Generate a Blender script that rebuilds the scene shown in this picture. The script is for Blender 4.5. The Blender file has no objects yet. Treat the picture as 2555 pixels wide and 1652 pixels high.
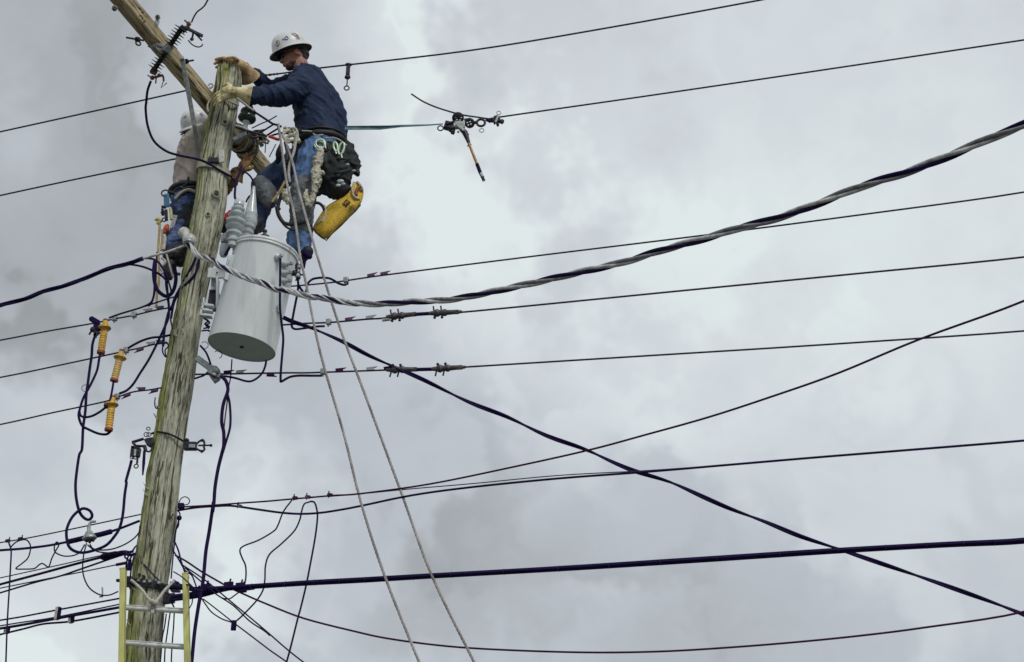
import bpy, bmesh, math, random
from mathutils import Vector, Matrix, noise
random.seed(7)
R_ = math.radians
SC = bpy.context.scene
COL = SC.collection

# ------------------------------------------------------------------ camera
F = 3600.0                      # focal length in pixels of the 2555 px wide photograph
CAM = Vector((0, 0, 1.6))
cd = bpy.data.cameras.new('camera'); cam = bpy.data.objects.new('camera', cd); COL.objects.link(cam)
cd.sensor_fit = 'HORIZONTAL'; cd.sensor_width = 36.0; cd.lens = 36.0 * F / 2555.0
cd.clip_start = 0.05; cd.clip_end = 3000
PITCH, ROLL = R_(25), R_(1.0)
CR = (Matrix.Rotation(R_(90) + PITCH, 3, 'X') @ Matrix.Rotation(ROLL, 3, 'Z'))
cam.matrix_world = Matrix.Translation(CAM) @ CR.to_4x4()
SC.camera = cam

def ray(x, y):
    return CR @ Vector(((x - 1277.5) / F, -(y - 826.0) / F, -1.0))

# ------------------------------------------------------------------ sky and sun (overcast)
SUN_EL, SUN_ROT = R_(48), R_(150)
world = bpy.data.worlds.new('World'); SC.world = world; world.use_nodes = True
nt = world.node_tree; N = nt.nodes; L = nt.links; N.clear()
wout = N.new('ShaderNodeOutputWorld'); bg = N.new('ShaderNodeBackground'); bg.inputs[1].default_value = 0.1
L.new(bg.outputs[0], wout.inputs[0])
sky = N.new('ShaderNodeTexSky'); sky.sky_type = 'NISHITA'; sky.sun_disc = False
sky.sun_elevation = SUN_EL; sky.sun_rotation = SUN_ROT
geo = N.new('ShaderNodeTexCoord')

def wm(op, a, b=None, c=None):
    n = N.new('ShaderNodeMath'); n.operation = op
    for i, q in enumerate((a, b, c)):
        if q is None: continue
        if isinstance(q, (int, float)): n.inputs[i].default_value = q
        else: L.new(q, n.inputs[i])
    return n.outputs[0]

def wnoise(scale, detail, rough=0.5, vec=None, dist=0.0):
    n = N.new('ShaderNodeTexNoise'); n.inputs['Scale'].default_value = scale
    n.inputs['Detail'].default_value = detail; n.inputs['Roughness'].default_value = rough
    n.inputs['Distortion'].default_value = dist
    L.new(vec or geo.outputs['Generated'], n.inputs['Vector']); return n
# warp the direction a little so the cloud masses have soft, torn edges
wn = wnoise(4.5, 5, 0.6)
vs = N.new('ShaderNodeVectorMath'); vs.operation = 'SUBTRACT'; L.new(wn.outputs['Color'], vs.inputs[0]); vs.inputs[1].default_value = (.5, .5, .5)
vk = N.new('ShaderNodeVectorMath'); vk.operation = 'SCALE'; L.new(vs.outputs[0], vk.inputs[0]); vk.inputs['Scale'].default_value = 0.11
va = N.new('ShaderNodeVectorMath'); va.operation = 'ADD'; L.new(geo.outputs['Generated'], va.inputs[0]); L.new(vk.outputs[0], va.inputs[1])
# cloud masses: centre seen at (x, y) of the photograph, angular radius in degrees, brightness step
MASSES = [(930, 60, 4.2, .12), (1030, 260, 4.2, .10), (1120, 440, 5, .05), (1750, 420, 9, .06), (2300, 560, 9, .05), (1480, 760, 4.0, .07),
          (2150, 200, 7, .04), (60, 1590, 5, .17), (330, 1480, 4.5, .12), (1950, 1100, 7, .05), (1150, 640, 4, .05), (2100, 800, 8, .03), (1500, 300, 6, .03),
          (120, 300, 7, -.12), (640, 110, 3.2, -.06), (845, 230, 1.8, -.06), (1370, 150, 3.6, -.05), (1760, 90, 3.2, -.05), (300, 30, 5, -.03),
          (1280, 1040, 3.4, -.09), (1560, 1000, 2.6, -.03), (1430, 1560, 4.2, -.10), (2000, 1480, 4.2, -.07), (30, 1130, 3.0, -.12), (240, 1230, 3, .03),
          (650, 1150, 6, -.02), (2400, 1520, 5, -.03), (300, 700, 6, -.07), (1700, 1280, 4, .05)]
acc = None
for (mx, my, rad, wgt) in MASSES:
    d = ray(mx, my).normalized()
    dp = N.new('ShaderNodeVectorMath'); dp.operation = 'DOT_PRODUCT'; L.new(va.outputs[0], dp.inputs[0]); dp.inputs[1].default_value = d
    mr = N.new('ShaderNodeMapRange'); mr.interpolation_type = 'SMOOTHERSTEP'
    L.new(dp.outputs['Value'], mr.inputs['Value'])
    mr.inputs['From Min'].default_value = math.cos(R_(rad * 2.0)); mr.inputs['From Max'].default_value = 1.0
    mr.inputs['To Min'].default_value = 0; mr.inputs['To Max'].default_value = wgt
    acc = mr.outputs[0] if acc is None else wm('ADD', acc, mr.outputs[0])
big = wnoise(2.2, 3, 0.5); mpz = N.new('ShaderNodeMapping'); mpz.inputs['Scale'].default_value = (1, 1, 2.1); mpz.inputs['Rotation'].default_value = (0, .35, 0); L.new(geo.outputs['Generated'], mpz.inputs[0])
fine = wnoise(6.0, 8, 0.52, mpz.outputs[0], 0.25)
v = wm('ADD', acc, wm('MULTIPLY', wm('SUBTRACT', big.outputs['Fac'], .5), .16))
v = wm('ADD', v, wm('MULTIPLY', wm('SUBTRACT', fine.outputs['Fac'], .5), .17))
v = wm('ADD', v, 0.55)
cr = N.new('ShaderNodeValToRGB'); L.new(v, cr.inputs[0])
cr.color_ramp.elements[0].position = 0.25; cr.color_ramp.elements[0].color = (.325, .350, .360, 1)
cr.color_ramp.elements[1].position = 0.85; cr.color_ramp.elements[1].color = (.76, .83, .83, 1)
e = cr.color_ramp.elements.new(.52); e.color = (.500, .536, .580, 1)
e = cr.color_ramp.elements.new(.66); e.color = (.635, .680, .720, 1)
sc10 = N.new('ShaderNodeVectorMath'); sc10.operation = 'SCALE'; L.new(cr.outputs[0], sc10.inputs[0]); sc10.inputs['Scale'].default_value = 10.0
mx_ = N.new('ShaderNodeMixRGB'); mx_.inputs[0].default_value = 0.97
L.new(sky.outputs[0], mx_.inputs[1]); L.new(sc10.outputs[0], mx_.inputs[2]); L.new(mx_.outputs[0], bg.inputs[0])

sd = bpy.data.lights.new('sun', 'SUN'); so = bpy.data.objects.new('sun', sd); COL.objects.link(so)
sd.energy = 1.7; sd.angle = R_(14); sd.color = (1, .965, .91)
sdir = Vector((math.cos(SUN_EL) * math.sin(SUN_ROT), math.cos(SUN_EL) * math.cos(SUN_ROT), math.sin(SUN_EL)))
so.rotation_euler = sdir.to_track_quat('Z', 'Y').to_euler()
SC.view_settings.view_transform = 'Standard'; SC.view_settings.look = 'None'
SC.view_settings.exposure = 0.0; SC.view_settings.gamma = 1.0; SC.view_settings.use_curve_mapping = False

# ------------------------------------------------------------------ picture <-> place
PY = 8.8                        # the pole stands 8.8 m in front of the camera
def P(x, y, Y=PY):
    r = ray(x, y); return CAM + r * (Y / r.y)
def PZ(x, y, z):
    r = ray(x, y); return CAM + r * ((z - CAM.z) / r.z)
def mpp(x, y, Y=PY):
    return (Y / ray(x, y).y) / F
# windows of the photograph in which coordinates were read off: origin x, y and magnification
A = (250, 0, 5.923); B = (500, 50, 5.133); C = (350, 240, 5.923); D = (600, 300, 4.529); E = (370, 440, 4.528)
G = (480, 480, 3.5); H = (180, 700, 3.666); I = (1000, 200, 5.5); J = (0, 1200, 3.407); K = (280, 1350, 4.9625)
LL = (400, 1200, 4.4); M = (300, 1020, 5.133); NN = (680, 660, 4.764); O = (380, 260, 6.417); Q = (640, 50, 7.333)
RR = (0, 600, 3.08); S = (760, 420, 7.7); T = (580, 280, 11.0); V = (640, 580, 7.7); W = (440, 780, 6.418)
YY = (380, 620, 6.417); ZT = (500, 120, 8.556); F0 = (0, 0, 0.93232)
def w(fr, *pts):
    return [(fr[0] + p[0] / fr[2], fr[1] + p[1] / fr[2]) + tuple(p[2:]) for p in pts]
def q(fr, x, y, Y=PY):
    return P(fr[0] + x / fr[2], fr[1] + y / fr[2], Y)

def crom(pts, n=6):
    if len(pts) < 3: return list(pts)
    out = []
    for i in range(len(pts) - 1):
        p0 = pts[i - 1] if i else pts[0] * 2 - pts[1]
        p1, p2 = pts[i], pts[i + 1]
        p3 = pts[i + 2] if i + 2 < len(pts) else pts[-1] * 2 - pts[-2]
        for k in range(n):
            t = k / n
            out.append(0.5 * ((2 * p1) + (p2 - p0) * t + (2 * p0 - 5 * p1 + 4 * p2 - p3) * t * t + (3 * p1 - p0 - 3 * p2 + p3) * t ** 3))
    out.append(pts[-1]); return out

def span(pts, Y0=PY, dz=0.0, ext=0.0):
    """points of a span: the first at the pole, the last at the same height + dz, the others in the vertical plane between"""
    a = P(pts[0][0], pts[0][1], Y0); b = PZ(pts[-1][0], pts[-1][1], a.z + dz)
    d = Vector((b.x - a.x, b.y - a.y, 0)).normalized(); n = Vector((-d.y, d.x, 0))
    out = [a]
    for p in pts[1:-1]:
        r = ray(p[0], p[1]); t = (a - CAM).dot(n) / r.dot(n); out.append(CAM + r * t)
    out.append(b)
    out = crom(out, 5)
    if ext:
        dd = (out[-1] - out[-4]).normalized(); out.append(out[-1] + dd * ext)
    return out

def hang(pts, Y0=PY, Y1=None, n=6):
    """a loose cable: depth runs evenly from Y0 to Y1 unless a point names its own"""
    if Y1 is None: Y1 = Y0
    m = len(pts) - 1
    return crom([P(p[0], p[1], p[2] if len(p) > 2 else Y0 + (Y1 - Y0) * i / m) for i, p in enumerate(pts)], n)

# ------------------------------------------------------------------ materials
MAT = {}
def mat(name, col, rough=0.6, metal=0.0, var=0.25, scale=20.0, bump=0.15, bscale=None, stretch=(1, 1, 1), spec=0.4, coat=0.0, dirt=None, dirt_amt=0.45, dscale=6, detail=5, dist=0.004):
    m = bpy.data.materials.new(name); m.use_nodes = True; t = m.node_tree; n = t.nodes; l = t.links
    b = n['Principled BSDF']; b.inputs['Roughness'].default_value = rough; b.inputs['Metallic'].default_value = metal
    b.inputs['Specular IOR Level'].default_value = spec
    if coat: b.inputs['Coat Weight'].default_value = coat
    tc = n.new('ShaderNodeTexCoord'); mp = n.new('ShaderNodeMapping'); mp.inputs['Scale'].default_value = stretch
    l.new(tc.outputs['Object'], mp.inputs[0])
    no = n.new('ShaderNodeTexNoise'); no.inputs['Scale'].default_value = scale; no.inputs['Detail'].default_value = detail; l.new(mp.outputs[0], no.inputs['Vector'])
    r = n.new('ShaderNodeValToRGB'); l.new(no.outputs['Fac'], r.inputs[0])
    r.color_ramp.elements[0].position = .3; r.color_ramp.elements[1].position = .7
    r.color_ramp.elements[0].color = tuple(c * (1 - var) for c in col) + (1,)
    r.color_ramp.elements[1].color = tuple(min(1, c * (1 + var)) for c in col) + (1,)
    out = r.outputs[0]
    if dirt:
        n2 = n.new('ShaderNodeTexNoise'); n2.inputs['Scale'].default_value = dscale; n2.inputs['Detail'].default_value = 8; l.new(mp.outputs[0], n2.inputs['Vector'])
        r2 = n.new('ShaderNodeValToRGB'); l.new(n2.outputs['Fac'], r2.inputs[0]); r2.color_ramp.elements[0].position = .52; r2.color_ramp.elements[1].position = .68
        mu = n.new('ShaderNodeMath'); mu.operation = 'MULTIPLY'; l.new(r2.outputs[0], mu.inputs[0]); mu.inputs[1].default_value = dirt_amt
        mi = n.new('ShaderNodeMixRGB'); l.new(mu.outputs[0], mi.inputs[0]); l.new(out, mi.inputs[1]); mi.inputs[2].default_value = tuple(dirt) + (1,)
        out = mi.outputs[0]
    l.new(out, b.inputs['Base Color'])
    if bump:
        bn = n.new('ShaderNodeTexNoise'); bn.inputs['Scale'].default_value = bscale or scale * 2; bn.inputs['Detail'].default_value = 6; l.new(mp.outputs[0], bn.inputs['Vector'])
        bu = n.new('ShaderNodeBump'); bu.inputs['Strength'].default_value = bump; bu.inputs['Distance'].default_value = dist
        l.new(bn.outputs['Fac'], bu.inputs['Height']); l.new(bu.outputs[0], b.inputs['Normal'])
    MAT[name] = m; return m

cable = mat('cable_black', (.013, .006, .050), .75, var=.3, bump=0, spec=.12)
cable_red = mat('cable_plum', (.045, .010, .045), .75, var=.3, bump=0, spec=.12)
bare = mat('weathered_wire', (.045, .038, .060), .7, .2, var=.6, scale=60, bump=0, spec=.2)
alu = mat('aluminium_strand', (.50, .51, .50), .45, .2, var=.35, scale=30, bump=.3, bscale=200, dirt=(.12, .11, .12), dscale=18)
galv = mat('galvanised_steel', (.33, .36, .36), .5, .5, var=.3, scale=40, bump=.2, dirt=(.10, .09, .08), dscale=25)
dkmetal = mat('dark_iron', (.035, .035, .045), .45, .6, var=.5, scale=50, bump=.3)
rust = mat('corroded_copper', (.16, .08, .055), .6, .4, var=.6, scale=80, bump=.3, dirt=(.04, .02, .03), dscale=60)
porc = mat('grey_porcelain', (.46, .51, .52), .22, var=.12, scale=15, bump=.05, spec=.55, dirt=(.16, .17, .15), dscale=12, dirt_amt=.35)
porc_dk = mat('dark_glazed_porcelain', (.020, .034, .030), .22, var=.4, scale=20, bump=.05, spec=.5)
porc_lt = mat('pale_porcelain', (.52, .52, .49), .3, var=.15, bump=.05, dirt=(.2, .19, .14), dscale=30, dirt_amt=.5)
polymer = mat('black_polymer', (.018, .024, .024), .5, var=.3, bump=.1)
yel = mat('orange_yellow_fibreglass', (.64, .38, .055), .45, var=.25, scale=35, bump=.15, dirt=(.20, .08, .02), dscale=30, dirt_amt=.7)
yel_dk = mat('brown_red_rubber', (.22, .055, .015), .5, var=.3, bump=.1)
tan_stick = mat('hickory_stick', (.42, .30, .12), .5, var=.3, scale=40, bump=.1)
rope_m = mat('pale_rope', (.44, .43, .38), .85, var=.35, scale=120, bump=.7, bscale=240, dirt=(.20, .17, .13), dscale=20)
rope_g = mat('grey_rope', (.33, .31, .30), .85, var=.45, scale=9, bump=.7, bscale=240, dirt=(.17, .12, .14), dscale=2.5, dirt_amt=.6)
red_m = mat('red_plastic', (.45, .025, .02), .5, var=.3, bump=.1)
blue_m = mat('blue_webbing', (.06, .17, .28), .7, var=.3, bump=.3)
skin = mat('skin', (.34, .17, .125), .55, var=.3, scale=30, bump=.3, dirt=(.24, .06, .055), dscale=16, dirt_amt=.6)
hair_m = mat('dark_hair', (.022, .016, .014), .7, var=.5, scale=150, bump=.8)
navy = mat('navy_cotton_shirt', (.009, .021, .062), .85, var=.3, scale=14, bump=.7, bscale=60, dirt=(.018, .042, .075), dscale=7, dirt_amt=.5, dist=.008)
denim = mat('blue_denim', (.10, .18, .36), .85, var=.4, scale=16, bump=.8, bscale=120, dirt=(.20, .30, .50), dscale=11, dirt_amt=.55)
denim_shade = mat('shaded_denim', (.030, .055, .120), .85, var=.4, scale=18, bump=.8, bscale=120, dirt=(.10, .15, .25), dscale=14, dirt_amt=.55)  # darker copy of the same jeans, shade put into the bent leg's colour
tan_shirt = mat('tan_work_shirt', (.37, .32, .27), .85, var=.14, scale=9, bump=.5, bscale=80)
leather = mat('black_leather', (.012, .013, .014), .6, var=.5, scale=25, bump=.4)
glove_y = mat('pale_yellow_leather', (.66, .58, .33), .75, var=.25, scale=28, bump=.8, bscale=70, dirt=(.28, .19, .045), dscale=18, dirt_amt=.9)
glove_b = mat('soiled_tan_leather', (.42, .29, .15), .75, var=.35, scale=30, bump=.6, bscale=90, dirt=(.13, .07, .035), dscale=22, dirt_amt=.7)
brown_l = mat('orange_brown_leather', (.24, .135, .055), .7, var=.45, scale=30, bump=.5, bscale=90, dirt=(.08, .045, .02), dscale=25, dirt_amt=.7)
hat_w = mat('white_shell', (.66, .67, .66), .35, var=.06, scale=8, bump=.05, dirt=(.34, .33, .29), dscale=16, dirt_amt=.35)
hat_under = mat('liner_strap_brim_shade', (.02, .018, .03), .8, var=.3, bump=.2)
pad_g = mat('grey_knee_pad', (.15, .16, .17), .8, var=.4, scale=30, bump=.5)
rag = mat('cream_canvas', (.50, .48, .38), .85, var=.35, scale=35, bump=.7, dirt=(.14, .12, .08), dscale=24, dirt_amt=.8)
bag_y = mat('ochre_canvas', (.62, .41, .045), .8, var=.28, scale=70, bump=.6, bscale=160, dirt=(.20, .10, .03), dscale=10, dirt_amt=.6)
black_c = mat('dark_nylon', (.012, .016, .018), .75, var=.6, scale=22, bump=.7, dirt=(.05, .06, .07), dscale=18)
green_m = mat('pale_green_steel', (.46, .58, .42), .35, .3, var=.2, bump=.1)
fibre = mat('olive_yellow_fibreglass', (.42, .42, .13), .55, var=.2, scale=18, bump=.2, stretch=(1, 1, .2), dirt=(.16, .16, .06), dscale=12)
rungm = mat('dull_aluminium', (.62, .64, .63), .42, .2, var=.15, scale=25, bump=.15, dirt=(.25, .24, .2), dscale=30)
tank_m = mat('light_grey_enamel', (.61, .65, .65), .36, var=.05, scale=5, bump=.03, stretch=(1, 1, .18), spec=.5, dirt=(.36, .40, .41), dscale=11, dirt_amt=.55)
st_blue = mat('blue_decal', (.07, .16, .48), .4, var=.3, scale=60, bump=0)
st_grey = mat('grey_decal', (.20, .20, .20), .5, var=.5, scale=120, bump=0)
st_brn = mat('brown_decal', (.23, .17, .16), .5, var=.7, scale=150, bump=0)
lash_m = mat('dirty_lashing', (.20, .18, .13), .85, var=.7, scale=90, bump=.7, dirt=(.05, .045, .03), dscale=30, dirt_amt=.8)
crimp_m = mat('tarnished_crimp', (.11, .05, .13), .5, .3, var=.4, scale=60, bump=.2)
clampm = mat('weathered_clamp_metal', (.085, .08, .085), .5, .35, var=.6, scale=70, bump=.4, dirt=(.03, .025, .035), dscale=50, dirt_amt=.8)
ink = mat('brand_ink', (.045, .035, .025), .8, var=.3, bump=0)
strap_teal = mat('teal_strap', (.10, .20, .24), .6, var=.3, bump=.2)
grnd = mat('asphalt_and_verge', (.12, .12, .115), .9, var=.3, scale=2, bump=.3, dirt=(.10, .13, .06), dscale=.15, dirt_amt=1.0)

def wood(name, dark, mid, light, moss=None, zs=1.0, sxy=38.0, crack=True, bstr=.7):
    m = bpy.data.materials.new(name); m.use_nodes = True; t = m.node_tree; n = t.nodes; l = t.links
    b = n['Principled BSDF']; b.inputs['Roughness'].default_value = .88; b.inputs['Specular IOR Level'].default_value = .2
    at = n.new('ShaderNodeAttribute'); at.attribute_name = 'grain'
    def nz(sc, det, s, ro=.55, di=0):
        mp = n.new('ShaderNodeMapping'); mp.inputs['Scale'].default_value = s; l.new(at.outputs['Vector'], mp.inputs[0])
        x = n.new('ShaderNodeTexNoise'); x.inputs['Scale'].default_value = sc; x.inputs['Detail'].default_value = det; x.inputs['Roughness'].default_value = ro
        x.inputs['Distortion'].default_value = di; l.new(mp.outputs[0], x.inputs['Vector']); return x.outputs['Fac']
    g1 = nz(sxy, 8, (1, 1, .06 * zs), .6); g2 = nz(sxy * 3.2, 5, (1, 1, .035 * zs), .7); g3 = nz(3.0, 4, (1, 1, .6)); g7 = nz(sxy * 2.0, 4, (1, 1, .22), .6)
    def mth(op, a, c):
        k = n.new('ShaderNodeMath'); k.operation = op
        for i, u in enumerate((a, c)):
            if isinstance(u, (int, float)): k.inputs[i].default_value = u
            else: l.new(u, k.inputs[i])
        return k.outputs[0]
    s = mth('ADD', mth('ADD', mth('MULTIPLY', g1, .34), mth('MULTIPLY', g7, .30)), mth('ADD', mth('MULTIPLY', g2, .22), mth('MULTIPLY', g3, .14)))
    r = n.new('ShaderNodeValToRGB'); l.new(s, r.inputs[0]); cr = r.color_ramp
    cr.elements[0].position = .41; cr.elements[0].color = tuple(dark) + (1,); cr.elements[1].position = .59; cr.elements[1].color = tuple(light) + (1,)
    e_ = cr.elements.new(.475); e_.color = tuple(mid) + (1,)
    out = r.outputs[0]
    if moss:
        g4 = nz(4.5, 7, (1, 1, .35), .65)
        sp = n.new('ShaderNodeSeparateXYZ'); l.new(at.outputs['Vector'], sp.inputs[0])
        sx = mth('MULTIPLY', sp.outputs['X'], -3.4)
        f = mth('ADD', sx, mth('MULTIPLY', mth('SUBTRACT', g4, .5), 2.2)); f = mth('ADD', f, .24)
        rr = n.new('ShaderNodeValToRGB'); l.new(f, rr.inputs[0]); rr.color_ramp.elements[0].position = .22; rr.color_ramp.elements[1].position = .62
        mi = n.new('ShaderNodeMixRGB'); mi.blend_type = 'MULTIPLY'; l.new(mth('MULTIPLY', rr.outputs[0], .85), mi.inputs[0]); l.new(out, mi.inputs[1]); mi.inputs[2].default_value = tuple(moss) + (1,)
        out = mi.outputs[0]
    if crack:
        g5 = nz(15.0, 3, (1, 1, .05 * zs), .5, .3); g6 = nz(2.5, 2, (1, 1, .8))
        a_ = mth('ABSOLUTE', mth('SUBTRACT', g5, .5), 0)
        c_ = mth('LESS_THAN', a_, mth('MULTIPLY', mth('SUBTRACT', g6, .34), .075))
        mi = n.new('ShaderNodeMixRGB'); l.new(mth('MULTIPLY', c_, .85), mi.inputs[0]); l.new(out, mi.inputs[1]); mi.inputs[2].default_value = (dark[0] * .35, dark[1] * .35, dark[2] * .3, 1)
        out = mi.outputs[0]; s = mth('SUBTRACT', s, mth('MULTIPLY', c_, .35))
    l.new(out, b.inputs['Base Color'])
    bu = n.new('ShaderNodeBump'); bu.inputs['Strength'].default_value = bstr; bu.inputs['Distance'].default_value = .012
    l.new(s, bu.inputs['Height']); l.new(bu.outputs[0], b.inputs['Normal']); return m
pole_m = wood('weathered_pole_wood', (.060, .056, .038), (.31, .31, .235), (.60, .61, .47), (.64, .66, .17))
beam_m = wood('crossarm_lumber', (.11, .08, .05), (.36, .29, .17), (.60, .52, .34), zs=1.0, sxy=22, bstr=.35)

# ------------------------------------------------------------------ mesh builder
ORG = {}
class MB:
    def __init__(s): s.v = []; s.f = []
    def add(s, vs, fs):
        o = len(s.v); s.v += [Vector(x) for x in vs]; s.f += [tuple(i + o for i in f) for f in fs]; return s
    def tube(s, pts, r, n=8, cap=True):
        pts = [Vector(p) for p in pts]
        pts = [p for i, p in enumerate(pts) if i == 0 or (p - pts[i - 1]).length > 1e-6]
        m = len(pts)
        if m < 2: return s
        rr = r if isinstance(r, (list, tuple)) else [r] * m
        if len(rr) != m: rr = [rr[0] + (rr[-1] - rr[0]) * i / (m - 1) for i in range(m)]
        T_ = [(pts[min(i + 1, m - 1)] - pts[max(i - 1, 0)]).normalized() for i in range(m)]
        up = Vector((0, 0, 1)) if abs(T_[0].z) < .9 else Vector((1, 0, 0))
        nn = (up - T_[0] * up.dot(T_[0])).normalized(); vs = []
        for i in range(m):
            nn = (nn - T_[i] * nn.dot(T_[i]))
            nn = nn.normalized() if nn.length > 1e-6 else T_[i].orthogonal().normalized()
            bb = T_[i].cross(nn)
            for k in range(n):
                a = 2 * math.pi * k / n; vs.append(pts[i] + (nn * math.cos(a) + bb * math.sin(a)) * rr[i])
        fs = [(i * n + k, i * n + (k + 1) % n, (i + 1) * n + (k + 1) % n, (i + 1) * n + k) for i in range(m - 1) for k in range(n)]
        if cap: fs += [tuple(range(n))[::-1], tuple(range((m - 1) * n, m * n))]
        return s.add(vs, fs)
    def lathe(s, p0, p1, prof, n=24, sx=1.0):
        """prof: (fraction along p0->p1, radius)"""
        ax = (p1 - p0); u = ax.normalized().orthogonal().normalized(); vv = ax.normalized().cross(u); vs = []
        for (t, r) in prof:
            for k in range(n):
                a = 2 * math.pi * k / n; vs.append(p0 + ax * t + (u * math.cos(a) * sx + vv * math.sin(a)) * max(r, 1e-5))
        m = len(prof)
        fs = [(i * n + k, i * n + (k + 1) % n, (i + 1) * n + (k + 1) % n, (i + 1) * n + k) for i in range(m - 1) for k in range(n)]
        fs += [tuple(range(n))[::-1], tuple(range((m - 1) * n, m * n))]
        return s.add(vs, fs)
    def box(s, c, ax, ay, az, sx, sy, sz):
        vs = [c + ax * (i * sx / 2) + ay * (j * sy / 2) + az * (k * sz / 2) for i in (-1, 1) for j in (-1, 1) for k in (-1, 1)]
        return s.add(vs, [(0, 1, 3, 2), (4, 6, 7, 5), (0, 4, 5, 1), (2, 3, 7, 6), (0, 2, 6, 4), (1, 5, 7, 3)])
    def bar(s, p0, p1, wd, th, side=None):
        ax = (p1 - p0).normalized(); side = side or Vector((0, -1, 0))
        az = (side - ax * side.dot(ax)).normalized(); ay = az.cross(ax)
        return s.box((p0 + p1) / 2, ax, ay, az, (p1 - p0).length, wd, th)
    def sph(s, c, r, sc=(1, 1, 1), M3=None, n=12):
        vs = []; M3 = M3 or Matrix.Identity(3)
        for i in range(n // 2 + 1):
            th = math.pi * i / (n // 2)
            for k in range(n):
                a = 2 * math.pi * k / n
                x = Vector((math.sin(th) * math.cos(a) * sc[0], math.sin(th) * math.sin(a) * sc[1], math.cos(th) * sc[2])) * r
                vs.append(c + M3 @ x)
        fs = [(i * n + k, (i + 1) * n + k, (i + 1) * n + (k + 1) % n, i * n + (k + 1) % n) for i in range(n // 2) for k in range(n)]
        return s.add(vs, fs)
    rs = 1.0
    def cap(s, p0, r0, p1, r1, n=14):
        r0 *= s.rs; r1 *= s.rs
        s.tube([p0, p1], [r0, r1], n); s.sph(p0, r0, n=n); s.sph(p1, r1, n=n); return s
    def chain(s, prs, n=14):
        for (a, ra), (b, rb) in zip(prs, prs[1:]): s.cap(a, ra, b, rb, n)
        return s
    def ring(s, c, R, r, nrm=Vector((0, -1, 0)), n=20, m=8, arc=2 * math.pi, a0=0.0, up=None):
        nrm = nrm.normalized(); u = (up - nrm * up.dot(nrm)).normalized() if up else nrm.orthogonal().normalized(); vv = nrm.cross(u)
        full = arc > 6.28
        pts = [c + (u * math.cos(a0 + arc * k / n) + vv * math.sin(a0 + arc * k / n)) * R for k in range(n + 1)]
        return s.tube(pts, r, m, cap=not full)
    def prism(s, pts, off):
        m = len(pts); vs = list(pts) + [p + off for p in pts]
        return s.add(vs, [tuple(range(m))[::-1], tuple(range(m, 2 * m))] + [(i, (i + 1) % m, m + (i + 1) % m, m + i) for i in range(m)])
    def build(s, name, material, parent=None, smooth=True, label=None, cat=None, group=None, kind=None, org=None, bevel=0.0):
        if parent is not None: o0 = ORG[parent.name]
        else: o0 = org or (s.v[0].copy() if s.v else Vector())
        me = bpy.data.meshes.new(name); me.from_pydata([x - o0 for x in s.v], [], s.f); me.materials.append(material)
        bm = bmesh.new(); bm.from_mesh(me); bmesh.ops.remove_doubles(bm, verts=bm.verts, dist=1e-6); bmesh.ops.recalc_face_normals(bm, faces=bm.faces)
        bm.to_mesh(me); bm.free()
        o = bpy.data.objects.new(name, me); COL.objects.link(o)
        if parent is not None: o.parent = parent
        else: o.location = o0
        ORG[o.name] = o0
        if smooth:
            me.polygons.foreach_set('use_smooth', [True] * len(me.polygons))
            if hasattr(me, 'set_sharp_from_angle'): me.set_sharp_from_angle(angle=R_(50))
        if bevel:
            b = o.modifiers.new('bevel', 'BEVEL'); b.width = bevel; b.segments = 2; b.limit_method = 'ANGLE'
        tag(o, label, cat, group, kind); return o
def tag(o, label=None, cat=None, group=None, kind=None):
    if label: o['label'] = label
    if cat: o['category'] = cat
    if group: o['group'] = group
    if kind: o['kind'] = kind
    return o
def thing(name, label, cat, loc, group=None):
    o = bpy.data.objects.new(name, None); COL.objects.link(o); o.location = loc; o.empty_display_size = .1
    ORG[o.name] = Vector(loc); return tag(o, label, cat, group)

def vox(mb, name, material, parent, voxel=.009, sm=5, disp=None, label=None, shrink=.5):
    """fuse overlapping shapes into one continuous surface"""
    o0 = ORG[parent.name]
    me = bpy.data.meshes.new('tmp'); me.from_pydata([x - o0 for x in mb.v], [], mb.f)
    bm = bmesh.new(); bm.from_mesh(me); bmesh.ops.recalc_face_normals(bm, faces=bm.faces); bm.to_mesh(me); bm.free()
    t = bpy.data.objects.new('tmp', me); COL.objects.link(t)
    r = t.modifiers.new('r', 'REMESH'); r.mode = 'VOXEL'; r.voxel_size = voxel; r.use_smooth_shade = True
    if sm:
        k = t.modifiers.new('s', 'SMOOTH'); k.iterations = sm; k.factor = shrink
    dg = bpy.context.evaluated_depsgraph_get(); dg.update()
    nm = bpy.data.meshes.new_from_object(t.evaluated_get(dg)); nm.name = name
    bpy.data.objects.remove(t); bpy.data.meshes.remove(me)
    if disp:
        nm.update(); nrm = [v_.normal.copy() for v_ in nm.vertices]
        for v_, nn in zip(nm.vertices, nrm): v_.co = v_.co + nn * disp(v_.co, nn)
    nm.materials.clear(); nm.materials.append(material)
    nm.polygons.foreach_set('use_smooth', [True] * len(nm.polygons))
    o = bpy.data.objects.new(name, nm); COL.objects.link(o); o.parent = parent; ORG[o.name] = o0
    if label: o['label'] = label
    return o
def folds(amp, sc, st=(1, 1, 1), rot=0.0, seed=0.0):
    Mr = Matrix.Rotation(rot, 3, 'Y')
    def f(co, nn):
        c = Mr @ co; p = Vector((c.x * sc * st[0] + seed, c.y * sc * st[1], c.z * sc * st[2]))
        a = 1 - abs(noise.noise(p)) * 3.2; b = 1 - abs(noise.noise(p * 2.1 + Vector((5, 1, 2)))) * 3.0
        return max(-.3 * amp, amp * (a * .75 + b * .40 - .45))
    return f

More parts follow.
